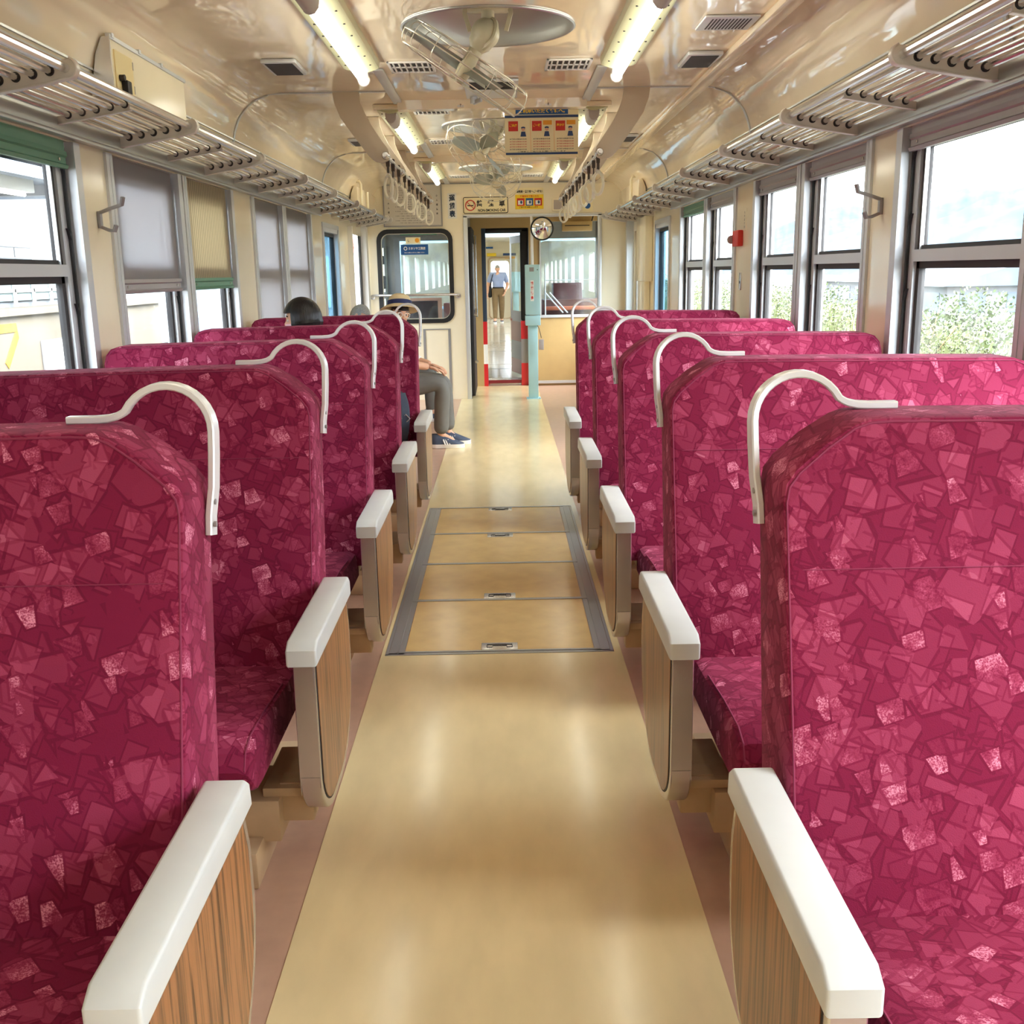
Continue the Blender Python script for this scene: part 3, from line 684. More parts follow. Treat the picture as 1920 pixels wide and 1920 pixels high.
# ------------------------------------------------------------------ luggage racks
for s, side in ((-1, 'drawn-blind'), (1, 'tree')):
    t = thing('luggage_rack', 'chrome tube luggage rack above the %s side windows' % side, 'rack', (s*1.4, 4.5, 2.08))
    X = [1.245, 1.292, 1.343, 1.394, 1.445, 1.496, 1.55]
    for i, x in enumerate(X):
        z = 2.112-(x-1.245)*.16; r = .0145 if i == 0 else .0105
        g = G(); g.cyl((s*x, YB+.02, z), (s*x, 12.33, z), r, 10); g.build('rail', 'chrome', t)
    yb = [4.52+1.24*k for k in range(-6, 7)]+[12.34]
    for y in yb:
        if y < -2.6: continue
        g = G(); pr = [(1.60, 2.022), (1.30, 2.070), (1.245, 2.082)]
        for k in range(7):
            a = math.radians(-100-150*k/6); pr.append((1.240+.030*math.cos(a), 2.112+.030*math.sin(a)))
        pr += [(1.275, 2.130), (1.60, 2.090)]
        g.prism([(s*a, b) for a, b in pr], 'y', y-.007, y+.007, .003, 1)
        b = g.build('main_bracket', 'bracket', t)
        g = G(); g.tube([(s*a, y, b_) for a, b_ in pr[:-2]], 0, rect=(.003, .014), upv=(0, 0, 1)); g.build('flange', 'bracket', b)
        for x in (X[1:] if y > 2.5 else []):
            z = 2.112-(x-1.245)*.16
            G().ring((s*x, y-.008, z), .0125, .0030, (0, 1, 0), 14, 5).build('grommet', 'dark', b)
    for y in [q+.62 for q in yb[:-2]]:
        if y < -2.6 or y > 12: continue
        g = G(); pr = [(1.565, 2.036), (1.275, 2.084), (1.275, 2.106), (1.565, 2.064)]
        g.prism([(s*a, b) for a, b in pr], 'y', y-.004, y+.004); g.tube([(s*1.27, y, 2.085), (s*1.565, y, 2.036)], 0, rect=(.002, .009), upv=(0, 0, 1))
        b = g.build('support_bar', 'bracket', t)
        for x in (X[1:-1] if y > 2.5 else []):
            z = 2.112-(x-1.245)*.16; G().ring((s*x, y-.005, z), .0115, .0026, (0, 1, 0), 12, 5).build('grommet', 'dark', b)

# ------------------------------------------------------------------ fluorescent lamps
ln = 0
for s, side in ((-1, 'drawn-blind'), (1, 'tree')):
    for k in range(-2, 3):
        y0 = 3.74+3.03*k; y1 = y0+1.77
        lab = ['fluorescent strip lamp over the rear seats, %s side, behind camera', 'fluorescent strip lamp just behind the camera, %s side', 'lit fluorescent strip lamp nearest the camera, %s side', 'lit fluorescent strip lamp beside the hanging poster, %s side', 'lit fluorescent strip lamp nearest the end wall, %s side'][k+2] % side
        t = thing('fluorescent_lamp', lab, 'lamp', (s*.635, (y0+y1)/2, CZ), 'fluorescent ceiling lamps')
        g = G(); f = [(.545, CZ), (.55, CZ-.028), (.562, CZ-.034), (.597, CZ-.040), (.612, CZ-.05), (.652, CZ-.05), (.667, CZ-.040), (.708, CZ-.034), (.722, CZ-.028), (.727, CZ)]
        g.prism([(s*a, b) for a, b in f], 'y', y0, y1-.06, .003, 1); h = g.build('housing', 'enamel', t)
        for q in range(8):
            for x in (.576, .695):
                if k >= 0: G().cyl((s*x, y0+.1+q*.21, CZ-.034), (s*x, y0+.1+q*.21, CZ-.0395), .005, 8).build('screw', 'dark', h)
        g = G(); g.box(*sorted((s*.535, s*.737)), y0-.045, y0-.002, CZ-.03, CZ-.001, .005); g.build('end_plate', 'ceil', t)
        g = G(); g.cyl((s*.632, y0+.2, CZ-.078), (s*.632, y1-.02, CZ-.078), .0205, 16); g.build('tube', 'tube', t)
        g = G(); g.prism([(s*a, b) for a, b in ((.595, CZ-.045), (.600, CZ-.085), (.615, CZ-.104), (.632, CZ-.109), (.649, CZ-.104), (.664, CZ-.085), (.669, CZ-.045))], 'y', y0+.005, y0+.27, .006); g.build('end_cap', 'capgrey', t)
        g = G(); g.ring((s*.632, y1-.02, CZ-.074), .027, .005, (0, 1, 0)); g.box(*sorted((s*.607, s*.657)), y1-.03, y1, CZ-.07, CZ-.02, .006); g.build('socket', 'capgrey', t)

# ------------------------------------------------------------------ ceiling fans
def fan(c, axis, cage_c, lab, spin, Rm=.30):
    t = thing('ceiling_fan', lab, 'fan', (c[0], c[1], CZ), 'ceiling fans in round recesses')
    g = G(); prof = [(.374, -.006), (.362, -.008), (.356, 0)]+[(.356*math.cos(a), .16*math.sin(a)) for a in [PI/2*q/10 for q in range(1, 10)]]+[(0, .16)]
    g.lathe(prof, (c[0], c[1], CZ), n=56); g.build('recess_dish', 'dish', t)
    g = G(); g.ring((c[0], c[1], CZ-.004), .366, .006, (0, 0, 1), 56, 6); g.build('rim', 'alu', t)
    M0 = Vector((c[0], c[1], CZ)); ax = Vector(axis).normalized(); cc = Vector(cage_c)
    g = G(); g.box(c[0]-.09, c[0]+.09, c[1]-.04, c[1]+.05, CZ+.06, CZ+.155, .01); g.cyl(M0+Vector((0, 0, .10)), M0+Vector((0, 0, .0)), .028, 12)
    for q in (-.085, .085): g.tube([M0+Vector((q, 0, .13)), M0+Vector((q*1.15, -.01, .05)), M0+Vector((q*.9, -.01, -.02))], 0, rect=(.010, .005))
    g.build('mount', 'fanpaint', t)
    mc = M0+Vector((0, 0, .0))*1; body = cc-ax*.16
    g = G(); a = body; g.sphere(a, (.062, .058, .062), 18, 12); g.lathe([(0, -.03), (.05, -.03), (.056, 0), (.05, .05), (.03, .075), (.026, .15), (.0, .15)], a, ax, 20)
    g.tube([M0+Vector((0, 0, .03)), a], .022, 10); g.ring(a, .064, .011, ax.orthogonal(), 24, 6); g.build('motor', 'fanpaint', t)
    u = ax.orthogonal().normalized(); w = ax.cross(u)
    g = G(); f = G(); 
    for h, R in ((-.052, Rm*.93), (.0, Rm), (.052, Rm*.93)): g.ring(cc+ax*h, R, .0032, ax, 48, 5)
    for h, R in ((.062, .055), (-.062, .07)): g.ring(cc+ax*h, R, .003, ax, 24, 5)
    for k in range(14):
        a = 2*PI*k/14; d = u*math.cos(a)+w*math.sin(a)
        g.tube(smooth_path([cc+ax*.064+d*.055, cc+ax*.062+d*.17, cc+ax*.052+d*Rm*.93, cc+d*Rm, cc-ax*.052+d*Rm*.93, cc-ax*.060+d*.17, cc-ax*.062+d*.07], 4), .0018, 4)
    g.build('guard', 'wire', t)
    g = G(); g.lathe([(0, .07), (.03, .068), (.046, .055), (.046, .06), (.052, .062)], cc, ax, 20); g.build('badge', 'fanpaint', t)
    g = G(); g.lathe([(0, .045), (.03, .04), (.034, 0), (.03, -.05), (0, -.05)], cc, ax, 16); g.build('hub', 'fanpaint', t)
    for k in range(3):
        g = G(); a0 = spin+2*PI*k/3; P = []
        for i in range(7):
            r = .03+.235*i/6*Rm/.30; ch = .03+.075*math.sin(PI*min(1, (i+.6)/6.6)); row = []
            for j in range(5):
                b = (j/4-.5); a = a0+b*ch/max(.06, r)*1.1
                d = u*math.cos(a)+w*math.sin(a); row.append(g.bm.verts.new(cc+d*r+ax*(.05*b*(1-.3*i/6))))
            P.append(row)
        for i in range(6):
            for j in range(4): g.bm.faces.new((P[i][j], P[i][j+1], P[i+1][j+1], P[i+1][j]))
        ext = bmesh.ops.solidify(g.bm, geom=g.bm.faces[:], thickness=.0025)
        g.build('blade', 'blade', t)
fan((0, FANS[2]), (-.55, .10, -.84), (-.10, FANS[2]+.0, CZ-.165), 'ceiling fan nearest the camera, guard tilted edge-on', .5)
fan((0, FANS[3]), (-.50, -.45, -.72), (-.07, FANS[3]-.08, CZ-.175), 'ceiling fan half hidden by the hanging poster', 1.1)
fan((0, FANS[4]), (.05, -.66, -.75), (.0, FANS[4]-.10, CZ-.125), 'farthest ceiling fan, its guard facing the camera', .75, .255)
fan((0, FANS[1]), (.3, -.2, -.9), (.05, FANS[1], CZ-.17), 'ceiling fan just behind the camera', .2)

# ------------------------------------------------------------------ ceiling vents, speakers, louvre
def vent(x, y, lab):
    t = thing('air_vent', lab, 'vent', (x, y, CZ), 'grid air vents in the ceiling')
    g = G(); w, d = .115, .135
    for a in ((x-w, x-w+.014, y-d, y+d), (x+w-.014, x+w, y-d, y+d), (x-w, x+w, y-d, y-d+.018), (x-w, x+w, y+d-.018, y+d)): g.box(*a, CZ-.009, CZ-.001, .002, 1)
    f = g.build('frame', 'white', t)
    g = G(); g.box(x-w+.01, x+w-.01, y-.007, y+.007, CZ-.008, CZ-.002)
    for k in range(1, 8): q = x-w+2*w*k/8; g.box(q-.004, q+.004, y-d+.01, y+d-.01, CZ-.008, CZ-.002)
    g.build('grid', 'white', f)
    g = G(); g.box(x-w+.01, x+w-.01, y-d+.01, y+d-.01, CZ-.0025, CZ-.0008); g.build('opening', 'dark', t)
for k, nm in ((0, 'nearest'), (1, 'middle'), (2, 'farthest')):
    for x, sd in ((-.395, 'blind'), (.395, 'tree')):
        for dy, fs in ((-.78, 'before'), (.83, 'after')):
            vent(x, FANS[2]+3.05*k+dy, 'white grid vent just %s the %s fan, %s side' % (fs, nm, sd))
def speaker(x, y, lab, mesh='dark'):
    t = thing('ceiling_speaker', lab, 'speaker', (x, y, CZ), 'boxed ceiling speakers')
    g = G(); w, d = .085, .16
    g.box(x-w, x+w, y-d, y+d, CZ-.022, CZ-.001, .006); g.build('frame', 'alu2', t)
    g = G(); g.box(x-w+.018, x+w-.018, y-d+.018, y+d-.018, CZ-.0245, CZ-.02); g.build('mesh_front', mesh, t)
speaker(-1.02, 5.47, 'dark speaker beside the nearest lamp, blind side'); speaker(1.04, 5.45, 'dark speaker beside the nearest lamp, tree side')
speaker(-1.04, 8.5, 'dark speaker beyond the hanging straps, blind side'); speaker(1.03, 8.5, 'dark speaker beyond the hanging straps, tree side')
t = thing('exhaust_grille', 'small slotted metal grille near the tree-side conduit', 'vent', (1.03, 4.7, CZ))
g = G(); g.box(.90, 1.13, 4.58, 4.82, CZ-.012, CZ-.001, .004); g.build('frame', 'alu2', t)
g = G()
for k in range(12): g.box(.935+k*.0145, .941+k*.0145, 4.61, 4.79, CZ-.0135, CZ-.011)
g.build('slots', 'dark', t)
t = thing('louvre_vent', 'metal louvre with a turning lever behind the nearest fan', 'vent', (0, 6.2, CZ))
g = G(); g.box(-.15, .15, 5.93, 6.5, CZ-.014, CZ-.001, .004); g.build('frame', 'alu2', t)
g = G()
for k in range(9): g.box(-.12, .125, 5.96+k*.026, 5.972+k*.026, CZ-.0165, CZ-.013)
g.build('louvre', 'dark', t)
g = G(); g.cyl((-.105, 6.44, CZ-.013), (-.105, 6.44, CZ-.05), .022, 14); g.tube([(-.105, 6.44, CZ-.045), (-.06, 6.36, CZ-.04)], 0, rect=(.012, .006)); g.build('lever', 'alu2', t)

# destination / equipment cabinet over the blind-side rack
t = thing('wall_cabinet', 'flat cream cabinet above the rack with a small hinged door', 'cabinet', (-1.46, 4.65, 2.3))
g = G(); g.prism([(-1.425, 2.18), (-1.425, 2.385), (-1.428, 2.389), (-1.452, 2.389), (-1.48, 2.325), (-1.498, 2.25), (-1.51, 2.18)], 'y', 4.18, 5.12, .003, 1); g.build('body', 'cream', t)
g = G(); g.box(-1.432, -1.418, 4.175, 5.125, 2.383, 2.397); g.box(-1.428, -1.4215, 4.175, 4.185, 2.18, 2.39)
for y in (4.2, 4.5, 4.78): g.box(-1.44, -1.414, y-.012, y+.012, 2.388, 2.404)
g.build('edge_trim', 'alu2', t)
g = G(); g.box(-1.426, -1.420, 4.215, 4.41, 2.205, 2.352); d = g.build('door', mat('yellowed_door', (232, 214, 160), .35), t)
g = G(); g.cyl((-1.42, 4.25, 2.255), (-1.40, 4.25, 2.255), .012, 10); g.box(-1.42, -1.395, 4.262, 4.31, 2.20, 2.25, .005); g.build('padlock', 'dark', d)
g = G(); g.box(-1.425, -1.419, 4.405, 4.414, 2.22, 2.25); g.box(-1.425, -1.419, 4.405, 4.414, 2.31, 2.34); g.build('hinge', 'steel', d)
g = G(); g.prism([(-1.42, 2.18), (-1.42, 2.388), (-1.45, 2.388), (-1.478, 2.325), (-1.505, 2.18)], 'y', 4.172, 4.18); g.build('end_plate', 'steel', t)

# coat hooks, alarm, label
def hook(s, lab):
    t = thing('coat_hook', lab, 'hook', (s*WX, 4.30, 1.73))
    g = G(); f = lambda x, y, z: (s*x, y, z)
    g.tube([f(1.572, 4.30, 1.70), f(1.572, 4.30, 1.765)], 0, rect=(.012, .007), upv=(0, 1, 0)); g.build('back_plate', 'grey', t)
    g = G(); g.tube([f(1.57, 4.30, 1.76), f(1.52, 4.27, 1.772), f(1.455, 4.23, 1.785), f(1.445, 4.222, 1.812)], 0, rect=(.009, .006), upv=(0, 1, 0))
    g.tube([f(1.57, 4.30, 1.705), f(1.53, 4.28, 1.69), f(1.505, 4.265, 1.688), f(1.495, 4.26, 1.708)], 0, rect=(.009, .006), upv=(0, 1, 0)); g.build('prong', 'grey', t)
hook(-1, 'metal double coat hook beside the grey blind'); hook(1, 'metal double coat hook between the tree-side windows')
t = thing('alarm_box', 'small red alarm box on the pillar between windows', 'alarm', (WX, 6.82, 1.68))
g = G(); g.box(1.545, 1.582, 6.74, 6.90, 1.635, 1.735, .008); g.build('body', 'red', t)
g = G(); g.cyl((1.545, 6.90, 1.68), (1.545, 6.935, 1.68), .028, 16); g.build('button', 'capgrey', t)
o = tag(G().box(1.576, 1.582, 6.66, 6.74, 1.73, 1.86).build('notice_plate', 'cream', loc=(WX, 6.7, 1.8)), 'small cream notice plate above the red alarm', 'sign')
g = G(); vletters(g, '非常通報器', (1.5755, 6.70, 1.795), .018, .022, .016, '-x'); g.build('lettering', 'ink', o)
o = tag(G().box(1.574, 1.582, 6.75, 6.80, 1.36, 1.47, .003).build('lock_plate', 'steel', loc=(WX, 6.78, 1.4)), 'small metal lock plate below the red alarm', 'plate')
g = G(); g.cyl((1.574, 6.775, 1.41), (1.571, 6.775, 1.41), .009, 10); g.build('keyhole', 'dark', o)

# ------------------------------------------------------------------ strap rails and hanging straps
for s, side in ((-1, 'blind'), (1, 'tree')):
    t = thing('strap_rail', 'steel strap rail with swan-neck hangers on the %s side' % side, 'rail', (s*.62, 8.2, 2.168))
    g = G(); g.cyl((s*.62, 6.2, 2.168), (s*.62, 10.15, 2.168), .012, 12); g.build('rail', 'steel', t)
    for y in (6.27, 7.25, 8.23, 9.21, 10.14):
        L = [(.910, CZ-.002), (.902, 2.46), (.872, 2.38), (.80, 2.28), (.715, 2.165), (.695, 2.145), (.67, 2.132), (.635, 2.128), (.605, 2.142), (.594, 2.168), (.602, 2.20), (.645, 2.26), (.705, 2.35), (.742, 2.42), (.752, 2.46), (.757, CZ-.002)]
        g = G(); g.prism([(s*a, b) for a, b in L], 'y', y-.014, y+.014, .004, 2); h = g.build('hanger', 'taupe', t)
        g = G(); g.lathe([(0, -.032), (.018, -.030), (.022, -.02), (.026, .0), (.026, .03)], (s*.62, y, 2.168), (0, 1, 0), 18); g.build('boss', 'steel', h)
ORD = ['first', 'second', 'third', 'fourth', 'fifth', 'sixth', 'seventh', 'eighth', 'ninth', 'tenth']
SY = [6.36, 6.66, 7.02, 7.44, 7.8, 8.1, 8.55, 8.92, 9.4, 9.8]
for s, side in ((-1, 'blind'), (1, 'tree')):
    for k, y in enumerate(SY):
        tw = random.uniform(-.7, .7) if k else -.5*s; x = s*.62; z0 = 2.168
        if s > 0 and k == 0: tw = .45
        t = thing('hanging_strap', 'ring hand strap on the %s-side rail, %s from the camera' % (side, ORD[k]), 'hand strap', (x, y, z0), 'ring hand straps')
        R = lambda a, b, c: (x+a*math.cos(tw)-b*math.sin(tw), y+a*math.sin(tw)+b*math.cos(tw), c)
        g = G(); g.tube([(x, y-.006, z0-.05), (x, y-.020, z0-.02), (x, y-.022, z0), (x, y-.012, z0+.019), (x, y+.012, z0+.019), (x, y+.022, z0), (x, y+.020, z0-.02), (x, y+.006, z0-.05)], 0, rect=(.0022, .010), upv=(0, 0, 1))
        g.tube([R(0, 0, z0-.045), R(0, 0, z0-.088)], 0, rect=(.004, .011), upv=(math.cos(tw), math.sin(tw), 0)); g.build('belt', 'belt', t)
        g = G(); g.ring(R(0, 0, z0-.098), .012, .0028, (0, 1, 0), 12, 5); g.build('buckle', 'steel', t)
        g = G(); g.ring(R(0, 0, z0-.166), .058, .0088, (math.cos(tw), math.sin(tw), 0), 28, 8, (1, 1.1)); g.build('ring', 'ring', t)

# ------------------------------------------------------------------ signs and notices
def board(name, label, cat, x0, x1, z0, z1, y, mt, th=.004, group=None):
    t = thing(name, label, cat, ((x0+x1)/2, y, (z0+z1)/2), group)
    g = G(); g.box(x0, x1, y, y+th, z0, z1); g.build('board', mt, t); return t
def plate(t, name, mt, x0, x1, z0, z1, y, th=.0012):
    g = G(); g.box(x0, x1, y-th, y, z0, z1); return g.build(name, mt, t)
# hanging poster
PX0, PX1, PZ0, PZ1, PY = .075, .532, 2.195, 2.486, 6.735
t = board('hanging_poster', 'yellow and blue passenger notice hanging from the cross beam', 'poster', PX0, PX1, PZ0, PZ1, PY, 'paper')
U = lambda u: PX0+(PX1-PX0)*u; V = lambda v: PZ1-(PZ1-PZ0)*v
plate(t, 'title_band', 'blue', U(.15), U(.86), V(.14), V(.0), PY-.0005)
plate(t, 'rule', 'navy', U(0), U(1), V(.205), V(.155), PY-.0005); plate(t, 'rule', 'navy', U(.01), U(.99), V(.95), V(.905), PY-.0005)
g = G(); letters(g, 'ご利用いただく皆様へ。', (U(.505), PY-.0022, V(.07)), .285, .026, bold=.03); g.build('lettering', 'yellow', t)
for i, (u, w) in enumerate(((.05, 'ご遠慮'), (.37, 'ご一報'), (.69, '声かけ'))):
    plate(t, 'heading_panel', 'red', U(u), U(u+.13), V(.47), V(.27), PY-.0005)
    g = G(); letters(g, w, (U(u+.065), PY-.0022, V(.355)), .048, .017, bold=.03); g.build('lettering', 'yellow', t)
    if i: plate(t, 'speech_panel', 'orange', U(u+.15), U(u+.27), V(.35), V(.26), PY-.0005)
    g = G(); cx = U(u+.20); g.sphere((cx, PY-.002, V(.43)), (.012, .0015, .012), 12, 8); g.build('picture_face', 'skin', t)
    g = G(); g.prism([(cx-.018, V(.58)), (cx+.018, V(.58)), (cx+.012, V(.48)), (cx-.012, V(.48))], 'y', PY-.0016, PY-.0004); g.sphere((cx, PY-.0024, V(.405)), (.0135, .001, .007), 12, 6); g.build('picture_uniform', 'navy', t)
    if i: plate(t, 'rule', 'orange', U(u-.022), U(u-.018), V(.88), V(.24), PY-.0005)
g = G(); g2 = G()
for i, u in enumerate((.05, .37, .69)):
    for r in range(5): letters(g2 if r in (1, 2, 3) else g, 'お客様の安全のため', (U(u+.13), PY-.0012, V(.63+r*.052)), .105, .0075, bold=.02)
g.build('lettering', 'ink', t); g2.build('lettering', 'red', t)
g = G(); letters(g, 'ご理解とご協力をお願いいたします', (U(.5), PY-.0012, V(.885)), .30, .008, bold=.01); g.build('lettering', 'ink', t)
# small number tags on the first beam
for i, (x, c) in enumerate(((-.19, '7'), (.34, '8'))):
    o = board('number_tag', 'tiny white tag on the cross beam, %s' % ('above the platform-side poster edge' if i else 'clear of the poster'), 'tag', x-.02, x+.02, 2.476, 2.498, 6.606, 'white', .002)
    g = G(); letters(g, c, (x, 6.605, 2.487), .008, .014); g.build('lettering', 'ink', o)
YW = YE-.006
# no smoking sign
t = board('no_smoking_sign', 'cream no-smoking car sign over the gangway door', 'sign', -.395, .131, 2.172, 2.358, YW, 'paper')
g = G(); frame_y(g, round_rect(-.395, .131, 2.172, 2.358, .02, 4), round_rect(-.387, .123, 2.180, 2.350, .014, 4), YW-.002, YW); g.build('border', 'ink', t)
g = G(); g.ring((-.31, YW-.001, 2.265), .056, .006, (0, 1, 0), 32, 6); g.tube([(-.348, YW-.001, 2.303), (-.272, YW-.001, 2.227)], 0, rect=(.005, .003), upv=(0, 1, 0)); g.build('prohibition_ring', 'red', t)
g = G(); g.box(-.345, -.275, YW-.002, YW, 2.256, 2.268); g.tube(smooth_path([(-.275, YW-.001, 2.275), (-.265, YW-.001, 2.29), (-.28, YW-.001, 2.30)], 4), .003, 5); g.build('cigarette', 'ink', t)
g = G()
for i, ch in enumerate('禁煙車'): letters(g, ch, (-.205+i*.132, YW-.0015, 2.285), .068, .075, bold=.035)
letters(g, 'NON-SMOKING CAR', (-.06, YW-.0015, 2.207), .325, .032, bold=.03); g.build('lettering', 'ink', t)
# fare-table sign and fare board
t = board('fare_sign', 'narrow white sign with three dark characters beside the fare board', 'sign', -.575, -.472, 2.12, 2.405, YW, 'white')
g = G(); vletters(g, '運賃表', (-.523, YW-.0015, 2.262), .07, .088, .078, bold=.05); g.build('lettering', mat('sign_dark_blue', (30, 54, 82), .5), t)
t = board('fare_board', 'grey fare table board filled with tiny figures', 'board', -1.315, -.655, 2.05, 2.50, YW-.012, mat('fare_board_face', (206, 200, 190), .3), .012)
g = G(); frame_y(g, [(-1.33, 2.035), (-.64, 2.035), (-.64, 2.515), (-1.33, 2.515)], [(-1.315, 2.05), (-.655, 2.05), (-.655, 2.50), (-1.315, 2.50)], YW-.02, YW); g.build('frame', 'grey', t)
g = G()
for r in range(15):
    for q in range(2):
        if q == 1 and r > 12: continue
        letters(g, '120 150 180 210 240 280 310'[: 27-(r % 3)*4], (-1.14+.155+q*.0, YW-.0135, 2.08+r*.026), .30+.10*(r % 2), .010, bold=0) if q == 0 else None
vletters(g, '大人運賃表', (-1.265, YW-.0135, 2.20), .022, .05, .024); vletters(g, '小人運賃表', (-.70, YW-.0135, 2.28), .022, .05, .024); letters(g, '運賃', (-1.22, YW-.0135, 2.44), .07, .03)
g.build('lettering', 'ink', t)
# yellow notice
t = board('yellow_notice', 'yellow notice with three small pictures above the gangway', 'notice', .215, .545, 2.212, 2.45, YW, 'paper')
plate(t, 'yellow_panel', 'yellow', .215, .545, 2.212, 2.375, YW-.0005)
g = G(); letters(g, '乗務員・警察官へご一報を!', (.38, YW-.003, 2.41), .30, .030, bold=.03); letters(g, 'ご協力をお願いします', (.37, YW-.003, 2.235), .22, .016); g.build('lettering', 'ink', t)
g = G(); letters(g, '不審物を発見したら', (.38, YW-.003, 2.357), .22, .020, bold=.02); g.build('lettering', 'red', t)
for i in range(3):
    x = .235+i*.102; plate(t, 'picture_panel', ('red', 'blue', 'red')[i], x, x+.088, 2.25, 2.335, YW-.002)
    plate(t, 'picture', 'white', x+.012, x+.07, 2.262, 2.31, YW-.0035); g = G(); g.sphere((x+.05, YW-.0048, 2.29), (.014, .002, .018), 10, 6); g.build('picture_figure', 'navy', t)
t = thing('wall_speaker', 'small square cream speaker beside the yellow notice', 'speaker', (.71, YE, 2.255))
g = G(); g.box(.645, .775, YE-.04, YE+.001, 2.185, 2.325, .006); g.build('case', 'endwall', t)
g = G(); g.box(.662, .758, YE-.043, YE-.039, 2.202, 2.308, .003); g.build('grille', 'capgrey', t)
o = board('round_notice', 'small round blue notice behind the tree-side straps', 'notice', 1.0, 1.12, 2.18, 2.31, YW, 'paper')
g = G(); g.cyl((1.06, YW-.001, 2.24), (1.06, YW, 2.24), .035, 20); g.build('emblem', 'blue', o)
# stickers on the cab window
YG = YE+.019
t = board('window_sticker', 'blue company sticker on the cab window', 'sticker', -1.145, -.822, 1.718, 1.834, YG-.002, 'blue', .002)
g = G(); g.ring((-1.09, YG-.003, 1.79), .018, .005, (0, 1, 0), 16, 5); letters(g, 'ミホソヤ工務店', (-.955, YG-.0035, 1.79), .20, .034, bold=.03); letters(g, '住まいの事なら何でもご相談ください', (-.985, YG-.0035, 1.742), .24, .014); g.build('lettering', 'white', t)
t = board('window_sticker', 'small cream sticker with an orange disc above the blue one', 'sticker', -1.085, -.91, 1.845, 1.918, YG-.002, 'paper', .002)
g = G(); g.cyl((-.95, YG-.003, 1.882), (-.95, YG-.002, 1.882), .026, 20); g.build('orange_disc', 'orange', t)
g = G(); letters(g, 'し', (-1.05, YG-.003, 1.88), .018, .03); g.build('lettering', 'ink', t)
t = board('green_sign', 'green and white driver-only sign seen through the cab window', 'sign', -1.25, -.78, 1.98, 2.12, 13.6, 'green', .01)
for x in (-1.2, -.83): G().box(x-.01, x+.01, 13.602, 13.608, 2.1, 2.5).build('hanger', 'grey', t)
g = G(); letters(g, 'ワンマン', (-1.015, 13.598, 2.05), .40, .10, bold=.05); g.build('lettering', 'white', t)
# handrail on the bulkhead
t = thing('handrail', 'metal handrail across the cab window', 'rail', (-.98, YE-.05, 1.25))
g = G(); g.tube([(-1.5, YE, 1.235), (-1.5, YE-.05, 1.25), (-1.48, YE-.06, 1.252), (-.50, YE-.06, 1.252), (-.48, YE-.05, 1.25), (-.48, YE, 1.235)], .016, 10); g.build('bar', 'steel', t)
g = G()
for x in (-1.5, -.48): g.cyl((x, YE-.012, 1.235), (x, YE, 1.235), .03, 14)
g.build('flange', 'steel', t)

# ------------------------------------------------------------------ ticket machine, mirror, visor
t = thing('ticket_box', 'pale blue ticket box on a post beside the gangway', 'ticket box', (.40, 12.4, 0))
g = G(); g.box(.315, .488, 12.36, 12.56, 1.0, 1.58, .008); g.build('case', 'mint', t)
g = G(); g.box(.312, .491, 12.355, 12.565, .875, .99, .008); g.build('tray', 'mint', t)
g = G(); g.box(.342, .458, 12.40, 12.52, .006, .88, .006); g.build('post', 'mint', t)
g = G(); g.box(.315, .485, 12.36, 12.56, 0, .008, .002)
for x in (.33, .47): g.cyl((x, 12.38, .006), (x, 12.38, .018), .008, 8)
g.build('base_plate', 'mint', t)
plate(t, 'display', 'grey', .365, .418, 1.50, 1.548, 12.3605); plate(t, 'label_strip', 'white', .375, .415, 1.16, 1.40, 12.3605)
g = G(); vletters(g, '精算済券', (.395, 12.358, 1.28), .03, .055, .044, bold=.05); g.build('lettering', 'red', t)
g = G(); g.cyl((.46, 12.36, 1.52), (.46, 12.355, 1.52), .006, 10); g.build('button', 'ink', t)
t = thing('luggage_tag', 'grey ticket card hanging on a cord from the ticket box', 'tag', (.51, 12.38, .85))
g = G(); g.tube(smooth_path([(.452, 12.345, .875), (.47, 12.34, .84), (.497, 12.342, .73)], 4), .004, 6); g.build('cord', 'ink', t)
g = G(); g.box(.465, .525, 12.335, 12.345, .59, .715, .004); g.build('card', 'capgrey', t)
t = thing('mirror', 'round convex mirror on a white pole by the gangway', 'mirror', (.40, 12.5, 1.8))
g = G(); g.cyl((.402, 12.46, 1.58), (.402, 12.46, 2.13), .017, 12); g.build('pole', 'white', t)
nv = Vector((-.12, -1, -.10)).normalized()
g = G(); g.lathe([(0, .03), (.05, .026), (.09, .014), (.125, -.008)], (.52, 12.40, 1.985), nv, 40); g.build('mirror_glass', mat('mirror_glass', (235, 238, 240), .02, 1), t)
g = G(); g.ring((.52, 12.40, 1.985)+nv*-.008 if False else Vector((.52, 12.40, 1.985))+nv*-.008, .128, .009, nv, 40, 8); g.tube([(.402, 12.46, 1.985), Vector((.52, 12.42, 1.985))], .009, 8); g.build('rim', 'black', t)
t = thing('sun_visor', 'cream sun visor box at the top of the cab glass', 'visor', (1.03, 13.8, 2.06))
g = G(); g.box(.835, 1.225, 13.76, 13.84, 2.0, 2.125, .008); g.build('body', 'ochre', t)
g = G(); g.box(.87, 1.19, 13.757, 13.762, 2.065, 2.075); g.build('slot', 'ink', t)
g = G(); g.cyl((1.22, 13.8, 2.12), (1.24, 13.8, 2.19), .008, 8); g.cyl((.84, 13.8, 2.12), (.84, 13.8, 2.2), .008, 8); g.build('bracket', 'ink', t)
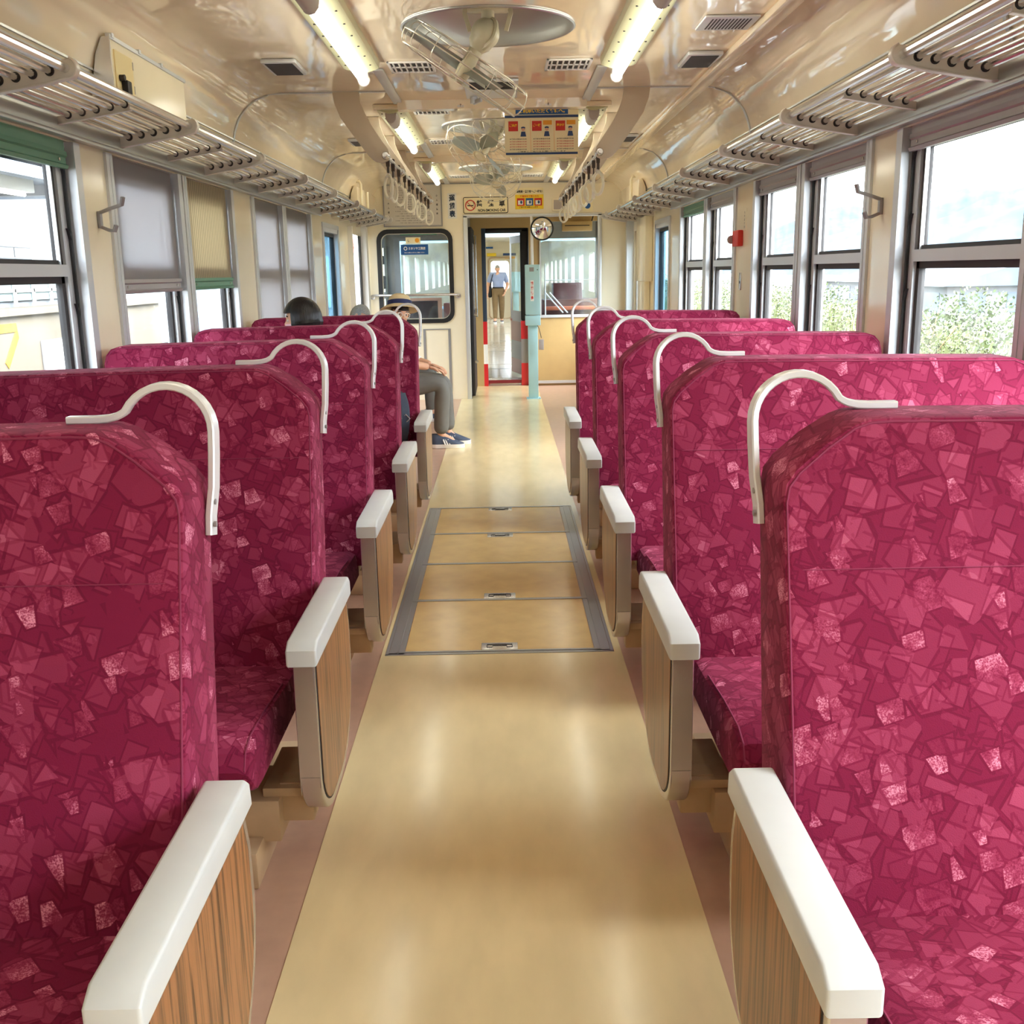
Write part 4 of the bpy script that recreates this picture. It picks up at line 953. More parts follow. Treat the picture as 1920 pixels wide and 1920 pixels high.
# cab contents
t = thing('drivers_desk', 'brown driving desk with a screen behind the cab glass', 'desk', (1.0, 14.6, 0))
g = G(); g.box(.60, 1.45, 14.35, 14.95, 0, 1.12, .02); g.build('body', mat('desk_brown', (96, 64, 52), .4), t)
g = G(); g.box(.62, 1.3, 14.2, 14.95, .98, 1.03, .01); g.build('desk_top', mat('desk_orange', (206, 112, 72), .35), t)
g = G(); g.prism([(14.45, 1.12), (14.55, 1.34), (14.92, 1.34), (14.92, 1.12)], 'x', .75, 1.15, .01); g.build('console', mat('console', (80, 56, 54), .4), t)
t = thing('cab_rail', 'thin white guard rails behind the cab glass', 'rail', (.7, 14.1, 1.1))
g = G(); g.tube([(.62, 14.1, 0), (.62, 14.1, 1.6)], .01, 8); g.tube([(.62, 14.1, 1.38), (1.28, 14.1, 1.38)], .008, 8); g.tube([(.62, 14.1, 1.22), (.86, 14.1, .95)], .01, 8); g.tube([(.68, 14.1, 1.22), (.92, 14.1, .95)], .01, 8); g.build('bars', 'white', t)
t = thing('conductor_panel', 'dark equipment panel with an orange frame low in the cab window', 'equipment', (-.9, 13.3, .5))
g = G(); g.box(-1.25, -.76, 13.2, 13.6, 0, 1.16, .01); g.build('body', 'dark', t)
g = G(); frame_y(g, [(-1.27, .6), (-.72, .6), (-.72, 1.2), (-1.27, 1.2)], [(-1.24, .63), (-.77, .63), (-.77, 1.165), (-1.24, 1.165)], 13.17, 13.2); g.build('frame', mat('copper_frame', (214, 160, 132), .4), t)
g = G(); g.box(-.70, -.50, 13.2, 13.5, 0, 1.13, .01); g.build('side_box', mat('red_brown_box', (150, 84, 70), .4), t)
t = thing('wall_switchgear', 'dark switch boxes on the cab side wall behind the window', 'equipment', (-1.45, 13.4, 1.6))
for z0, z1, mt_ in ((1.82, 1.98, 'grey'), (1.62, 1.72, 'ink'), (1.32, 1.48, 'dark'), (1.2, 1.28, 'capgrey')):
    g = G(); g.box(-1.57, -1.42, 13.1, 13.3, z0, z1, .01); g.build('switch_box', mt_, t)
g = G(); g.tube(smooth_path([(-1.5, 13.1, 2.1), (-1.46, 13.1, 1.95), (-1.49, 13.1, 1.75), (-1.46, 13.1, 1.5), (-1.48, 13.1, 1.2)], 5), .012, 6); g.build('cable', 'ink', t)

# ------------------------------------------------------------------ gangway doors
t = thing('folded_door', 'dark folded gangway door with a red and white striped edge', 'door', (-.28, 13.2, 0))
g = G(); g.box(-.35, -.31, 12.65, 13.75, .02, 2.03, .006); g.build('leaf', 'dark', t)
g = G(); g.box(-.312, -.306, 12.9, 13.6, 1.05, 1.85, .004); g.build('window', 'steel', t)
g = G(); g.box(-.235, -.165, 13.90, 13.96, .86, 2.06, .004); g.build('edge_leaf', mat('navy_leaf', (44, 62, 84), .4), t)
for z0, z1, c in ((.56, .86, 'door_red'), (.30, .56, 'white'), (.0, .30, 'door_red')): plate(t, 'stripe', c, -.235, -.165, z0, z1, 13.92, .03)
g = G()
for z in (1.0, .42): g.cyl((-.31, 12.85, z), (-.27, 12.85, z), .018, 10)
g.tube([(-.305, 13.3, .95), (-.28, 13.3, .95), (-.28, 13.3, 1.95), (-.305, 13.3, 1.95)], .009, 8); g.build('handle', 'chrome', t)
t = thing('gangway_frame', 'black rubber frame round the gangway opening', 'frame', (.1, 13.95, 1))
g = G(); g.box(.29, .40, 13.945, 14.1, .86, 2.06, .02); g.box(-.23, .40, 13.945, 14.1, 2.0, 2.065, .02); g.box(-.3, -.22, 13.945, 14.1, 0, 2.06, .01); g.build('rubber', 'black', t)
for z0, z1, c in ((.62, .86, 'door_red'), (.30, .62, 'grey'), (.0, .30, 'door_red')): plate(t, 'stripe', c, .285, .40, z0, z1, 13.98, .04)
t = thing('sill_plate', 'worn metal sill at the foot of the gangway', 'sill', (.08, 14, 0))
g = G(); g.box(-.2, .40, 13.97, 14.5, 0, .05, .004); g.build('step', 'steel', t)
g = G(); g.box(-.2, .40, 13.955, 13.97, .03, .075); g.build('lip', mat('sill_red', (120, 26, 36), .4), t)
t = thing('swing_door', 'half-open door of the next carriage with red and white bands', 'door', (.28, 15.4, 0))
dv = lambda a, b, z: (.335-.17*a+.0*b, 14.75+.75*a+b, z)
def leafbox(n, mt_, a0, a1, z0, z1, b0=0, b1=.03):
    g = G(); g.box(a0, a1, b0, b1, z0, z1); g.xform(lambda v: Vector(dv(v.x, v.y, v.z))); return g.build(n, mt_, t)
leafbox('leaf_frame', 'white', 0, .12, .88, 2.0); leafbox('leaf_frame', 'white', .88, 1, .88, 2.0); leafbox('leaf_frame', 'white', 0, 1, 1.9, 2.0); leafbox('leaf_frame', 'white', 0, 1, .80, .95)
leafbox('window', 'glassd', .12, .88, .95, 1.9, .012, .016)
leafbox('stripe', mat('pink_band', (206, 130, 138), .3), 0, 1, .52, .80); leafbox('stripe', 'white', 0, 1, .26, .52); leafbox('stripe', mat('pink_band', (206, 130, 138), .3), 0, 1, .05, .26)
leafbox('handle', 'door_red', .9, 1.05, .80, .83, -.03, 0)

# ------------------------------------------------------------------ next carriage
N0, N1 = 16.2, 34.2
M['next_wall'] = mat('next_wall_laminate', (222, 211, 186), .3); M['next_ceil'] = mat('next_ceiling_laminate', (206, 204, 196), .2)
g = G(); g.box(-1.6, 1.6, 14.5, N1, -.06, .02); struct(g.build('floor_next', mat('pale_linoleum', (206, 200, 186), .12, vary=.06, vscale=5), loc=(0, 24, 0)), 'shiny pale floor of the next carriage', 'floor')
g = G()
for k in range(6): y = 17+k*2.9; g.box(-.4, .4, y, y+.02, .02, .024)
struct(g.build('trim_20', 'steel', loc=(0, 24, 0)), 'metal hatch joints in the next carriage floor', 'trim')
for s, nm in ((-1, 'wall_next_left'), (1, 'wall_next_right')):
    g = G(); x0, x1 = sorted((s*1.58, s*1.66))
    g.box(x0, x1, N0, N1, 0, 1.15); g.box(x0, x1, N0, N1, 1.8, 2.5)
    for k in range(9): y = N0+k*2.35; g.box(x0, x1, y, min(y+1.3, N1), 1.15, 1.8)
    struct(g.build(nm, 'next_wall', loc=(s*1.6, 24, 0)), 'cream %s wall of the next carriage' % ('far-off platform-side' if s < 0 else 'far-off tree-side'), 'wall')
g = G(); g.box(-1.66, 1.66, N0, N1, 2.45, 2.5); struct(g.build('ceiling_next', 'next_ceil', loc=(0, 24, 2.45)), 'cream ceiling of the next carriage', 'ceiling')
g = G(); holed(g, -1.66, 1.66, 0, 2.5, -.30, .28, .95, 1.85, .10, N1, N1+.05); wx = struct(g.build('wall_next_end', 'next_wall', loc=(0, N1, 0)), 'cream end wall of the next carriage behind the walking man', 'wall')
g = G(); frame_y(g, round_rect(-.40, .38, .02, 1.98, .12, 5), round_rect(-.35, .33, .04, 1.93, .10, 5), N1-.03, N1); g.build('door_seal', 'beige', wx)
g = G(); holed(g, -.42, .46, 0, 2.5, -.30, .34, .02, 2.02, .06, N0, N0+.05)
for a, b in ((-1.66, -.42), (.46, 1.66)): holed(g, a, b, -.6, 2.6, a+.16, b-.14, 1.0, 1.95, .08, N0, N0+.05)
struct(g.build('wall_next_near', 'teal', loc=(0, N0, 0)), 'pale teal front of the next carriage seen through the cab', 'wall')
g = G(); g.box(-.34, -.30, 14.1, N0, 0, 2.08); g.box(.40, .44, 14.1, N0, 0, 2.08); g.box(-.34, .44, 14.1, 15.5, 2.06, 2.1); struct(g.build('wall_gangway', 'grey', loc=(0, 14.6, 0)), 'grey bellows between the carriages, roof cut short to let daylight in', 'wall')  # lightened from black, roof left open at the far end, to brighten the gangway
t = thing('lamp_row', 'row of white lamps on the next carriage ceiling', 'lamp', (0, 24, 2.44))
for x in (-.6, .6):
    for k in range(5): g = G(); g.cyl((x, 17+k*3.3, 2.40), (x, 18.6+k*3.3, 2.40), .025, 8); g.build('tube', 'tube', t)
for i, (x0, x1, z0, z1, c, lab) in enumerate(((-.42, -.12, 2.0, 2.10, 'yellow', 'yellow strip notice above the far door'), (.10, .52, 2.02, 2.09, 'navy', 'dark strip notice above the far door'), (.16, .50, 1.92, 1.985, 'orange', 'orange strip notice near the far door'), (-.45, -.22, 2.24, 2.30, 'blue', 'small blue notice high on the far wall'))):
    o = board('far_notice', lab, 'notice', x0, x1, z0, z1, N1-.02, c, .01); 
t = thing('ticket_box', 'distant pale blue ticket box in the next carriage', 'ticket box', (.42, 32.2, 0))
g = G(); g.box(.32, .62, 32.1, 32.4, .9, 1.5, .01); g.build('case', 'mint', t)
g = G(); g.box(.38, .56, 32.15, 32.35, .02, .9, .01); g.build('post', 'mint', t)

# ------------------------------------------------------------------ people
def skin_mesh(P, edges, root, lv=2):
    """P: name -> (x, y, z, r[, r2]); grows one continuous skin, returns a mesh"""
    bm = bmesh.new(); sk = bm.verts.layers.skin.verify(); D = {}
    for k, q in P.items():
        v = bm.verts.new(q[:3]); v[sk].radius = (q[3], q[4] if len(q) > 4 else q[3]); v[sk].use_root = (k == root); D[k] = v
    for a, b in edges: bm.edges.new((D[a], D[b]))
    me = bpy.data.meshes.new('skin'); bm.to_mesh(me); bm.free()
    o = bpy.data.objects.new('skin', me); COL.objects.link(o)
    q = o.modifiers.new('s', 'SKIN'); q.use_smooth_shade = True
    o.modifiers.new('u', 'SUBSURF').levels = lv
    bpy.context.view_layer.update()
    r = bpy.data.meshes.new_from_object(o.evaluated_get(bpy.context.evaluated_depsgraph_get()))
    bpy.data.objects.remove(o); bpy.data.meshes.remove(me); return r
def chain(*n): return list(zip(n, n[1:]))
def head_mtx(yaw, pitch=0, roll=0):      # face looks to -Y before rotation
    return Matrix.Rotation(yaw, 3, 'Z') @ Matrix.Rotation(pitch, 3, 'X') @ Matrix.Rotation(roll, 3, 'Y')
def add_head(g, c, R):
    def f(p):
        x, y, z = p
        if z < 0: x *= 1-.25*(-z/.115); y = y*(1-.12*(-z/.115))-.006*(-z/.115)
        if y < -.04 and abs(z) < .10:                      # nose, brow, lips, eye sockets
            y -= .022*math.exp(-(x/.012)**2-((z+.022)/.022)**2)
            y -= .006*math.exp(-((z-.022)/.010)**2-(x/.05)**2)
            y -= .006*math.exp(-(x/.020)**2-((z+.062)/.009)**2)
            y += .008*math.exp(-((abs(x)-.031)/.016)**2-((z-.003)/.014)**2)
        return Vector((x, y, z))
    g.sphere(c, (.074, .096, .115), 40, 28, R, f)
    for s in (-1, 1): g.sphere(Vector(c)+R @ Vector((s*.076, .008, -.008)), (.010, .020, .032), 12, 8, R)
    return g
def face_parts(t, c, R):
    for s in (-1, 1):
        g = G(); g.sphere(Vector(c)+R @ Vector((s*.031, -.079, .004)), (.013, .008, .009), 12, 8, R); e = g.build('eye', 'white', t)
        g = G(); g.sphere(Vector(c)+R @ Vector((s*.031, -.086, .004)), (.006, .003, .006), 10, 6, R); g.build('iris', 'ink', e)
        g = G(); g.tube([Vector(c)+R @ Vector((s*a, -.090+b, .026+d)) for a, b, d in ((.016, 0, 0), (.032, .003, .005), (.048, .012, .001))], .004, 6); g.build('eyebrow', 'dark', t)
    g = G(); g.sphere(Vector(c)+R @ Vector((0, -.094, -.062)), (.021, .006, .006), 14, 6, R); g.build('lips', mat('lips', (190, 116, 108), .5), t)
def add_hand(g, w, d, n, curl=.5, sc=1.0, thumb=1):
    """hand at wrist w pointing along d, palm normal n; palm plus four fingers and a thumb"""
    d = Vector(d).normalized(); n = Vector(n); n = (n-d*n.dot(d)).normalized(); sd = d.cross(n); w = Vector(w)
    P = {'w': (*w, .022*sc, .016*sc)}; p = w+d*.045*sc; P['p'] = (*p, .034*sc, .016*sc); k = w+d*.085*sc; P['k'] = (*k, .036*sc, .014*sc)
    g.mesh(skin_mesh(P, chain('w', 'p', 'k'), 'w', 1))
    for i, (o, L) in enumerate(((.028, .068), (.010, .078), (-.009, .073), (-.027, .058))):
        a = w+d*.07*sc+sd*o*sc*.8; b = w+d*.095*sc+sd*o*sc; c1 = b+(d*math.cos(curl)+n*math.sin(curl))*L*.5*sc; c2 = c1+(d*math.cos(curl*2)+n*math.sin(curl*2))*L*.5*sc
        g.mesh(skin_mesh({'a': (*a, .010*sc), 'b': (*b, .0095*sc), 'c': (*c1, .0085*sc), 'd': (*c2, .0075*sc)}, chain('a', 'b', 'c', 'd'), 'a', 1))
    a = w+d*.03*sc+sd*.02*sc*thumb; b = a+(d*.6+sd*.8*thumb)*.035*sc+n*.006; c1 = b+(d*.9+sd*.4*thumb+n*.3).normalized()*.035*sc
    g.mesh(skin_mesh({'a': (*a, .012*sc), 'b': (*b, .011*sc), 'c': (*c1, .009*sc)}, chain('a', 'b', 'c'), 'a', 1))
def person(label, loc, J, hc, R, group=None):
    """J: joints with radii; returns the thing whose mesh is the body"""
    E = chain('pelvis', 'belly', 'chest', 'neckb', 'neck')
    for s in 'lr':
        E += [('chest', 'sh'+s)]+chain('sh'+s, 'el'+s, 'wr'+s)+[('pelvis', 'hip'+s)]+chain('hip'+s, 'kn'+s, 'an'+s, 'toe'+s)
    g = G(); g.mesh(skin_mesh(J, E, 'pelvis')); add_head(g, hc, R)
    return g
def grow(J, ks, d):
    return {k: (*J[k][:3], *(r+d for r in J[k][3:])) for k in ks}
def lerp(a, b, t): return tuple(a[i]+(b[i]-a[i])*t for i in range(min(len(a), len(b))))
def hair_cap(g, c, R, rx, ry, rz, cut, back, front=-.02):
    """hair shell: keeps skull top, falls to 'cut' at the back and sides"""
    q = G(); q.sphere((0, 0, 0), (rx, ry, rz), 40, 28)
    bad = [v for v in q.bm.verts if (v.co.y < front and v.co.z < .035+ .2*(v.co.y-front)*0 and abs(v.co.x) < rx*.93) or v.co.z < cut]
    bmesh.ops.delete(q.bm, geom=bad, context='VERTS')
    for v in q.bm.verts:
        if v.co.z < -.02 and back: v.co.x *= 1+.25*back; v.co.y *= 1+.10*back
        an = math.atan2(v.co.y, v.co.x); w_ = min(1, max(0, (rz-v.co.z)/rz)); q_ = 1+w_*(.014*math.sin(17*an)+.010*math.sin(29*an+1)); v.co.x *= q_; v.co.y *= q_
        if v.co.z < cut+.02: v.co.z += .006*math.sin(23*an)
    bmesh.ops.solidify(q.bm, geom=q.bm.faces[:], thickness=.012)
    me = bpy.data.meshes.new('h'); q.bm.to_mesh(me); q.bm.free()
    g.mesh(me, Matrix.Translation(c) @ R.to_4x4()); bpy.data.meshes.remove(me); return g
SEATN = (0, 0, 0)
def tread(p, R3, h, zf): return p
def shoe(t, toe, heel, z0, w=.052, stripes=True):
    toe, heel = Vector(toe), Vector(heel); d = (toe-heel); L = d.length; d.normalize(); sd = Vector((-d.y, d.x, 0))
    prof = [(0, .6), (.06, .8), (.18, .86), (.35, .80), (.55, .95), (.72, 1.0), (.88, .86), (.97, .5), (1, .15)]
    def loop(k, z): return [heel+d*L*a+sd*w*b*k*(1 if True else 1)+Vector((0, 0, z)) for a, b in prof]+[heel+d*L*a-sd*w*b*k+Vector((0, 0, z)) for a, b in prof[::-1]]
    def loft(rows, name, mt_, par):
        g = G(); R = [[g.bm.verts.new(p) for p in r] for r in rows]; n = len(R[0])
        for a, b in zip(R, R[1:]):
            for k in range(n): g.bm.faces.new((a[k], a[(k+1) % n], b[(k+1) % n], b[k]))
        g.bm.faces.new(R[0][::-1]); g.bm.faces.new(R[-1]); return g.build(name, mt_, par)
    loft([loop(1.0, z0), loop(1.06, z0+.014), loop(1.04, z0+.034)], 'sole', 'white', t)
    def up_(k, zf):
        r = []
        for i, (a, b) in enumerate(prof+prof[::-1]):
            sg = 1 if i < len(prof) else -1; top = .112 if a < .3 else (.112-.052*min(1, (a-.3)/.4) if a < .7 else .060-.022*(a-.7)/.3)
            r.append(heel+d*L*(a*.97+.01)+sd*w*b*k*sg+Vector((0, 0, z0+.026+(top-.026)*zf)))
        return r
    u = loft([up_(1.0, .06), up_(1.0, .4), up_(.84, .9), up_(.58, 1.12)], 'shoe_upper', 'shoe', t)
    if stripes:
        g = G()
        for q in range(3):
            for sg in (-1, 1):
                a = heel+d*L*(.42+.07*q)+sd*w*.93*sg+Vector((0, 0, z0+.032)); b = heel+d*L*(.36+.07*q)+sd*w*.70*sg+Vector((0, 0, z0+.078))
                g.tube([a, b], 0, rect=(.006, .004), upv=d)
        g.build('stripe', 'white', u)
    g = G()
    for q in range(4):
        p = heel+d*L*(.40+.075*q)+Vector((0, 0, z0+.092-.009*q)); g.tube([p-sd*w*.5, p+Vector((0, 0, .006)), p+sd*w*.5], .004, 5)
    g.build('lace', 'ink', u)

# --- woman with black bob and pink mask, last platform-side row, looking out of the window
hc = Vector((-1.15, 6.22, 1.245)); R = head_mtx(math.radians(-93), math.radians(5))
J = {'pelvis': (-1.15, 6.20, .55, .13, .11), 'belly': (-1.15, 6.24, .72, .125, .10), 'chest': (-1.15, 6.27, .92, .13, .10), 'neckb': (-1.15, 6.26, 1.06, .06), 'neck': (-1.15, 6.24, 1.17, .046)}
for s, q in (('l', 1), ('r', -1)):
    J.update({'sh'+s: (-1.15+q*.16, 6.27, 1.0, .055), 'el'+s: (-1.15+q*.20, 6.18, .76, .04), 'wr'+s: (-1.15+q*.12, 5.98, .66, .028), 'hip'+s: (-1.15+q*.09, 6.16, .54, .085), 'kn'+s: (-1.15+q*.09, 5.76, .54, .06), 'an'+s: (-1.15+q*.09, 5.72, .10, .04), 'toe'+s: (-1.15+q*.09, 5.60, .045, .036)})
g = person('', None, J, hc, R); add_hand(g, J['wrl'][:3], (-.4, -1, -.2), (0, 0, -1), .4, .9, -1); add_hand(g, J['wrr'][:3], (.4, -1, -.2), (0, 0, -1), .4, .9, 1)
t = g.build('person', 'skin', loc=(-1.15, 6.2, .45)); WL[t] = Vector((-1.15, 6.2, .45)); t.location = (-1.15, 6.2, .45)
tag(t, 'seated person with a black bob and pink face mask, turned to the window', 'person')
g = G(); T = {k: J[k] for k in ('pelvis', 'belly', 'chest', 'shl', 'shr', 'ell', 'elr')}; T = grow(T, T.keys(), .012)
g.mesh(skin_mesh(T, chain('pelvis', 'belly', 'chest')+[('chest', 'shl'), ('shl', 'ell'), ('chest', 'shr'), ('shr', 'elr')], 'pelvis')); g.build('blouse', 'cloth_dark', t)
g = G(); T = grow(J, ('pelvis', 'hipl', 'hipr', 'knl', 'knr', 'anl', 'anr'), .012); g.mesh(skin_mesh(T, [('pelvis', 'hipl'), ('pelvis', 'hipr')]+chain('hipl', 'knl', 'anl')+chain('hipr', 'knr', 'anr'), 'pelvis')); g.build('trousers', 'cloth_dark', t)
g = G(); hair_cap(g, hc+Vector((0, 0, .008)), R, .092, .116, .126, -.108, .5, -.058); g.build('hair', 'hair', t)
g = G(); q = G(); q.sphere((0, 0, 0), (.080, .108, .118), 32, 24)
bmesh.ops.delete(q.bm, geom=[v for v in q.bm.verts if v.co.y > -.035 or v.co.z > -.012 or v.co.z < -.095], context='VERTS')
me = bpy.data.meshes.new('m'); q.bm.to_mesh(me); q.bm.free(); g.mesh(me, Matrix.Translation(hc) @ R.to_4x4()); g.build('face_mask', 'mask', t)
face_parts(t, hc, R)

# --- man in straw hat on the bench, facing the aisle, head turned to the camera
hc = Vector((-.845, 9.0, 1.165)); R = head_mtx(math.radians(24), math.radians(6), math.radians(6))
by = 9.02
J = {'pelvis': (-1.02, by, .55, .14, .12), 'belly': (-1.03, by, .72, .135, .11), 'chest': (-.98, by, .90, .14, .11), 'neckb': (-.92, by, 1.0, .065), 'neck': (-.87, by-.005, 1.075, .05)}
for s, q in (('l', 1), ('r', -1)):
    J.update({'sh'+s: (-.97, by+q*.18, .96, .058), 'el'+s: (-.80, by+q*.24, .76, .044), 'wr'+s: (-.60, by+q*.13, .715, .031), 'hip'+s: (-.95, by+q*.10, .54, .095), 'kn'+s: (-.49, by+q*.12+.01, .575, .058), 'an'+s: (-.53+.05*(q > 0), by+q*.10+.02, .12, .038), 'toe'+s: (-.40, by+q*.10+.02, .05, .026)})
g = person('', None, J, hc, R); add_hand(g, J['wrl'][:3], (1, -.3, -.35), (0, 0, -1), .35, 1, 1); add_hand(g, J['wrr'][:3], (1, .3, -.35), (0, 0, -1), .35, 1, -1)
t = g.build('person', 'skin', loc=(-1.0, by, .45)); tag(t, 'seated person in a straw hat, glasses, grey trousers and striped trainers', 'person')
g = G(); T = grow(J, ('pelvis', 'belly', 'chest', 'shl', 'shr', 'ell', 'elr'), .014); T['cl'] = lerp(T['ell'], (*J['wrl'][:3], .05, .05), .55); T['cr'] = lerp(T['elr'], (*J['wrr'][:3], .05, .05), .55)
g.mesh(skin_mesh(T, chain('pelvis', 'belly', 'chest')+[('chest', 'shl')]+chain('shl', 'ell', 'cl')+[('chest', 'shr')]+chain('shr', 'elr', 'cr'), 'pelvis')); g.build('shirt', 'shirtw', t)
g = G(); T = grow(J, ('pelvis', 'hipl', 'hipr', 'knl', 'knr', 'anl', 'anr'), .014)
for s in 'lr': T['kn'+s] = (*J['kn'+s][:3], .086, .086); T['an'+s] = (J['an'+s][0]+.01, J['an'+s][1], .115, .078, .074); T['sh'+s] = lerp((*T['kn'+s][:3], .075, .07), (*T['an'+s][:3], .075, .07), .5)
g.mesh(skin_mesh(T, [('pelvis', 'hipl'), ('pelvis', 'hipr')]+chain('hipl', 'knl', 'shl', 'anl')+chain('hipr', 'knr', 'shr', 'anr'), 'pelvis')); g.build('trousers', 'trouser', t)
g = G(); hm = lambda p: hc+R @ Vector(p)
prof = [(.0, .135), (.05, .132), (.085, .112), (.100, .07), (.103, .045), (.104, .035), (.135, .022), (.165, .000), (.168, -.004), (.165, -.006), (.13, .014), (.10, .028)]
g.lathe(prof, hm((0, .012, .034)), R @ Vector((0, .34, 1)), 40); g.build('hat', 'straw', t)
g = G(); g.lathe([(.1045, .036), (.1065, .040), (.1055, .072), (.102, .074)], hm((0, .012, .034)), R @ Vector((0, .34, 1)), 40); g.build('hat_band', mat('hat_band', (34, 44, 92), .7), t)
g = G()
for s in (-1, 1): g.ring(hm((s*.033, -.102, .002)), .022, .0026, R @ Vector((s*.15, 1, 0)), 20, 5); g.tube([hm((s*.055, -.098, .006)), hm((s*.078, -.05, .008)), hm((s*.078, .01, .004))], .0022, 5)
g.tube([hm((-.012, -.106, .004)), hm((.012, -.106, .004))], .0022, 5); g.build('glasses', 'white', t)
face_parts(t, hc, R)
g = G(); hair_cap(g, hc, R, .080, .102, .116, -.05, 0, -.03); g.build('hair', 'hair', t)
for s in 'lr':
    ax, ay = J['an'+s][0], J['an'+s][1]; shoe(t, (ax+.215, ay, 0), (ax-.075, ay, 0), .003)

# --- grey-haired person dozing at the far end of the bench
hc = Vector((-1.42, 10.7, 1.085)); R = head_mtx(math.radians(75), math.radians(22), math.radians(8))
by = 10.72
J = {'pelvis': (-1.22, by, .55, .14, .12), 'belly': (-1.27, by, .70, .13, .11), 'chest': (-1.33, by, .85, .135, .105), 'neckb': (-1.37, by, .93, .06), 'neck': (-1.40, by, 1.0, .05)}
for s, q in (('l', 1), ('r', -1)):
    J.update({'sh'+s: (-1.33, by+q*.17, .90, .056), 'el'+s: (-1.18, by+q*.21, .70, .042), 'wr'+s: (-.98, by+q*.08, .68, .03), 'hip'+s: (-1.14, by+q*.10, .54, .09), 'kn'+s: (-.72, by+q*.12, .54, .065), 'an'+s: (-.72, by+q*.11, .10, .044), 'toe'+s: (-.58, by+q*.11, .05, .038)})
g = person('', None, J, hc, R); add_hand(g, J['wrl'][:3], (1, -.4, -.3), (0, 0, -1), .4, 1, 1); add_hand(g, J['wrr'][:3], (1, .4, -.3), (0, 0, -1), .4, 1, -1)
t = g.build('person', 'skin', loc=(-1.2, by, .45)); tag(t, 'grey-haired person slumped low behind the last platform-side seat', 'person')
g = G(); T = grow(J, ('pelvis', 'belly', 'chest', 'shl', 'shr', 'ell', 'elr'), .013); g.mesh(skin_mesh(T, chain('pelvis', 'belly', 'chest')+[('chest', 'shl'), ('shl', 'ell'), ('chest', 'shr'), ('shr', 'elr')], 'pelvis')); g.build('shirt', 'cloth_dark', t)
g = G(); T = grow(J, ('pelvis', 'hipl', 'hipr', 'knl', 'knr', 'anl', 'anr'), .013); g.mesh(skin_mesh(T, [('pelvis', 'hipl'), ('pelvis', 'hipr')]+chain('hipl', 'knl', 'anl')+chain('hipr', 'knr', 'anr'), 'pelvis')); g.build('trousers', 'trouser', t)
g = G(); hair_cap(g, hc+Vector((0, 0, .004)), R, .082, .104, .121, -.05, 0, -.045); g.build('hair', 'greyhair', t)
face_parts(t, hc, R)
for s in 'lr':
    ax, ay = J['an'+s][0], J['an'+s][1]; shoe(t, (ax+.20, ay, 0), (ax-.07, ay, 0), .003, stripes=False)

# --- man walking through the next carriage
mx, my, z0 = -.07, 31.4, .02
hc = Vector((mx-.01, my, z0+1.575)); R = head_mtx(math.radians(4), math.radians(6))
J = {'pelvis': (mx, my, z0+.95, .15, .11), 'belly': (mx, my-.01, z0+1.08, .15, .115), 'chest': (mx, my, z0+1.31, .165, .115), 'neckb': (mx, my, z0+1.44, .075), 'neck': (mx-.005, my-.01, z0+1.50, .06)}
J.update({'shl': (mx+.20, my, z0+1.40, .075), 'ell': (mx+.29, my+.06, z0+1.10, .055), 'wrl': (mx+.20, my-.14, z0+.90, .032), 'shr': (mx-.20, my, z0+1.40, .075), 'elr': (mx-.30, my+.03, z0+1.09, .055), 'wrr': (mx-.33, my-.05, z0+.84, .032),
          'hipl': (mx+.09, my, z0+.86, .10), 'knl': (mx+.10, my-.04, z0+.48, .07), 'anl': (mx+.09, my+.05, z0+.09, .045), 'toel': (mx+.10, my-.09, z0+.045, .04),
          'hipr': (mx-.09, my, z0+.86, .10), 'knr': (mx-.10, my-.12, z0+.50, .07), 'anr': (mx-.10, my-.25, z0+.10, .045), 'toer': (mx-.12, my-.40, z0+.05, .04)})
g = person('', None, J, hc, R); add_hand(g, J['wrl'][:3], (-.2, -.6, -.8), (-1, 0, 0), .6, 1, 1); add_hand(g, J['wrr'][:3], (0, -.1, -1), (1, 0, 0), .5, 1, -1)
t = g.build('person', 'skin', loc=(mx, my, z0)); tag(t, 'person in a pale blue shirt and khaki trousers walking through the next carriage', 'person')
g = G(); T = grow(J, ('pelvis', 'belly', 'chest', 'shl', 'shr'), .026); T['el'] = lerp((*J['shl'][:3], .075, .075), (*J['ell'][:3], .075, .075), .8); T['er'] = lerp((*J['shr'][:3], .075, .075), (*J['elr'][:3], .075, .075), .8)
g.mesh(skin_mesh(T, chain('pelvis', 'belly', 'chest')+[('chest', 'shl'), ('shl', 'el'), ('chest', 'shr'), ('shr', 'er')], 'pelvis')); g.build('shirt', 'shirtb', t)
g = G(); T = grow(J, ('pelvis', 'hipl', 'hipr', 'knl', 'knr', 'anl', 'anr'), .022); T['w'] = (mx, my, z0+1.09, .215, .175); T['pelvis'] = (mx, my, z0+.93, .205, .165); g.mesh(skin_mesh(T, [('pelvis', 'w'), ('pelvis', 'hipl'), ('pelvis', 'hipr')]+chain('hipl', 'knl', 'anl')+chain('hipr', 'knr', 'anr'), 'pelvis')); g.build('trousers', 'khaki', t)
g = G(); g.tube([(mx+.178*math.cos(a), my+.150*math.sin(a), z0+1.03) for a in [2*PI*k/24 for k in range(24)]], 0, closed=True, rect=(.018, .006), upv=(0, 0, 1)); g.build('trouser_belt', 'ink', t)
g = G(); hair_cap(g, hc, R, .079, .101, .118, -.03, 0, -.03); g.build('hair', 'greyhair', t)
face_parts(t, hc, R)
for s in 'lr':
    ax, ay = J['an'+s][0], J['an'+s][1]; shoe(t, (J['toe'+s][0], ay-.20, 0), (ax, ay+.07, 0), .0205, stripes=False)
t = thing('shoulder_bag', 'black shoulder bag carried by the walking person', 'bag', (mx-.3, my, z0+.95))
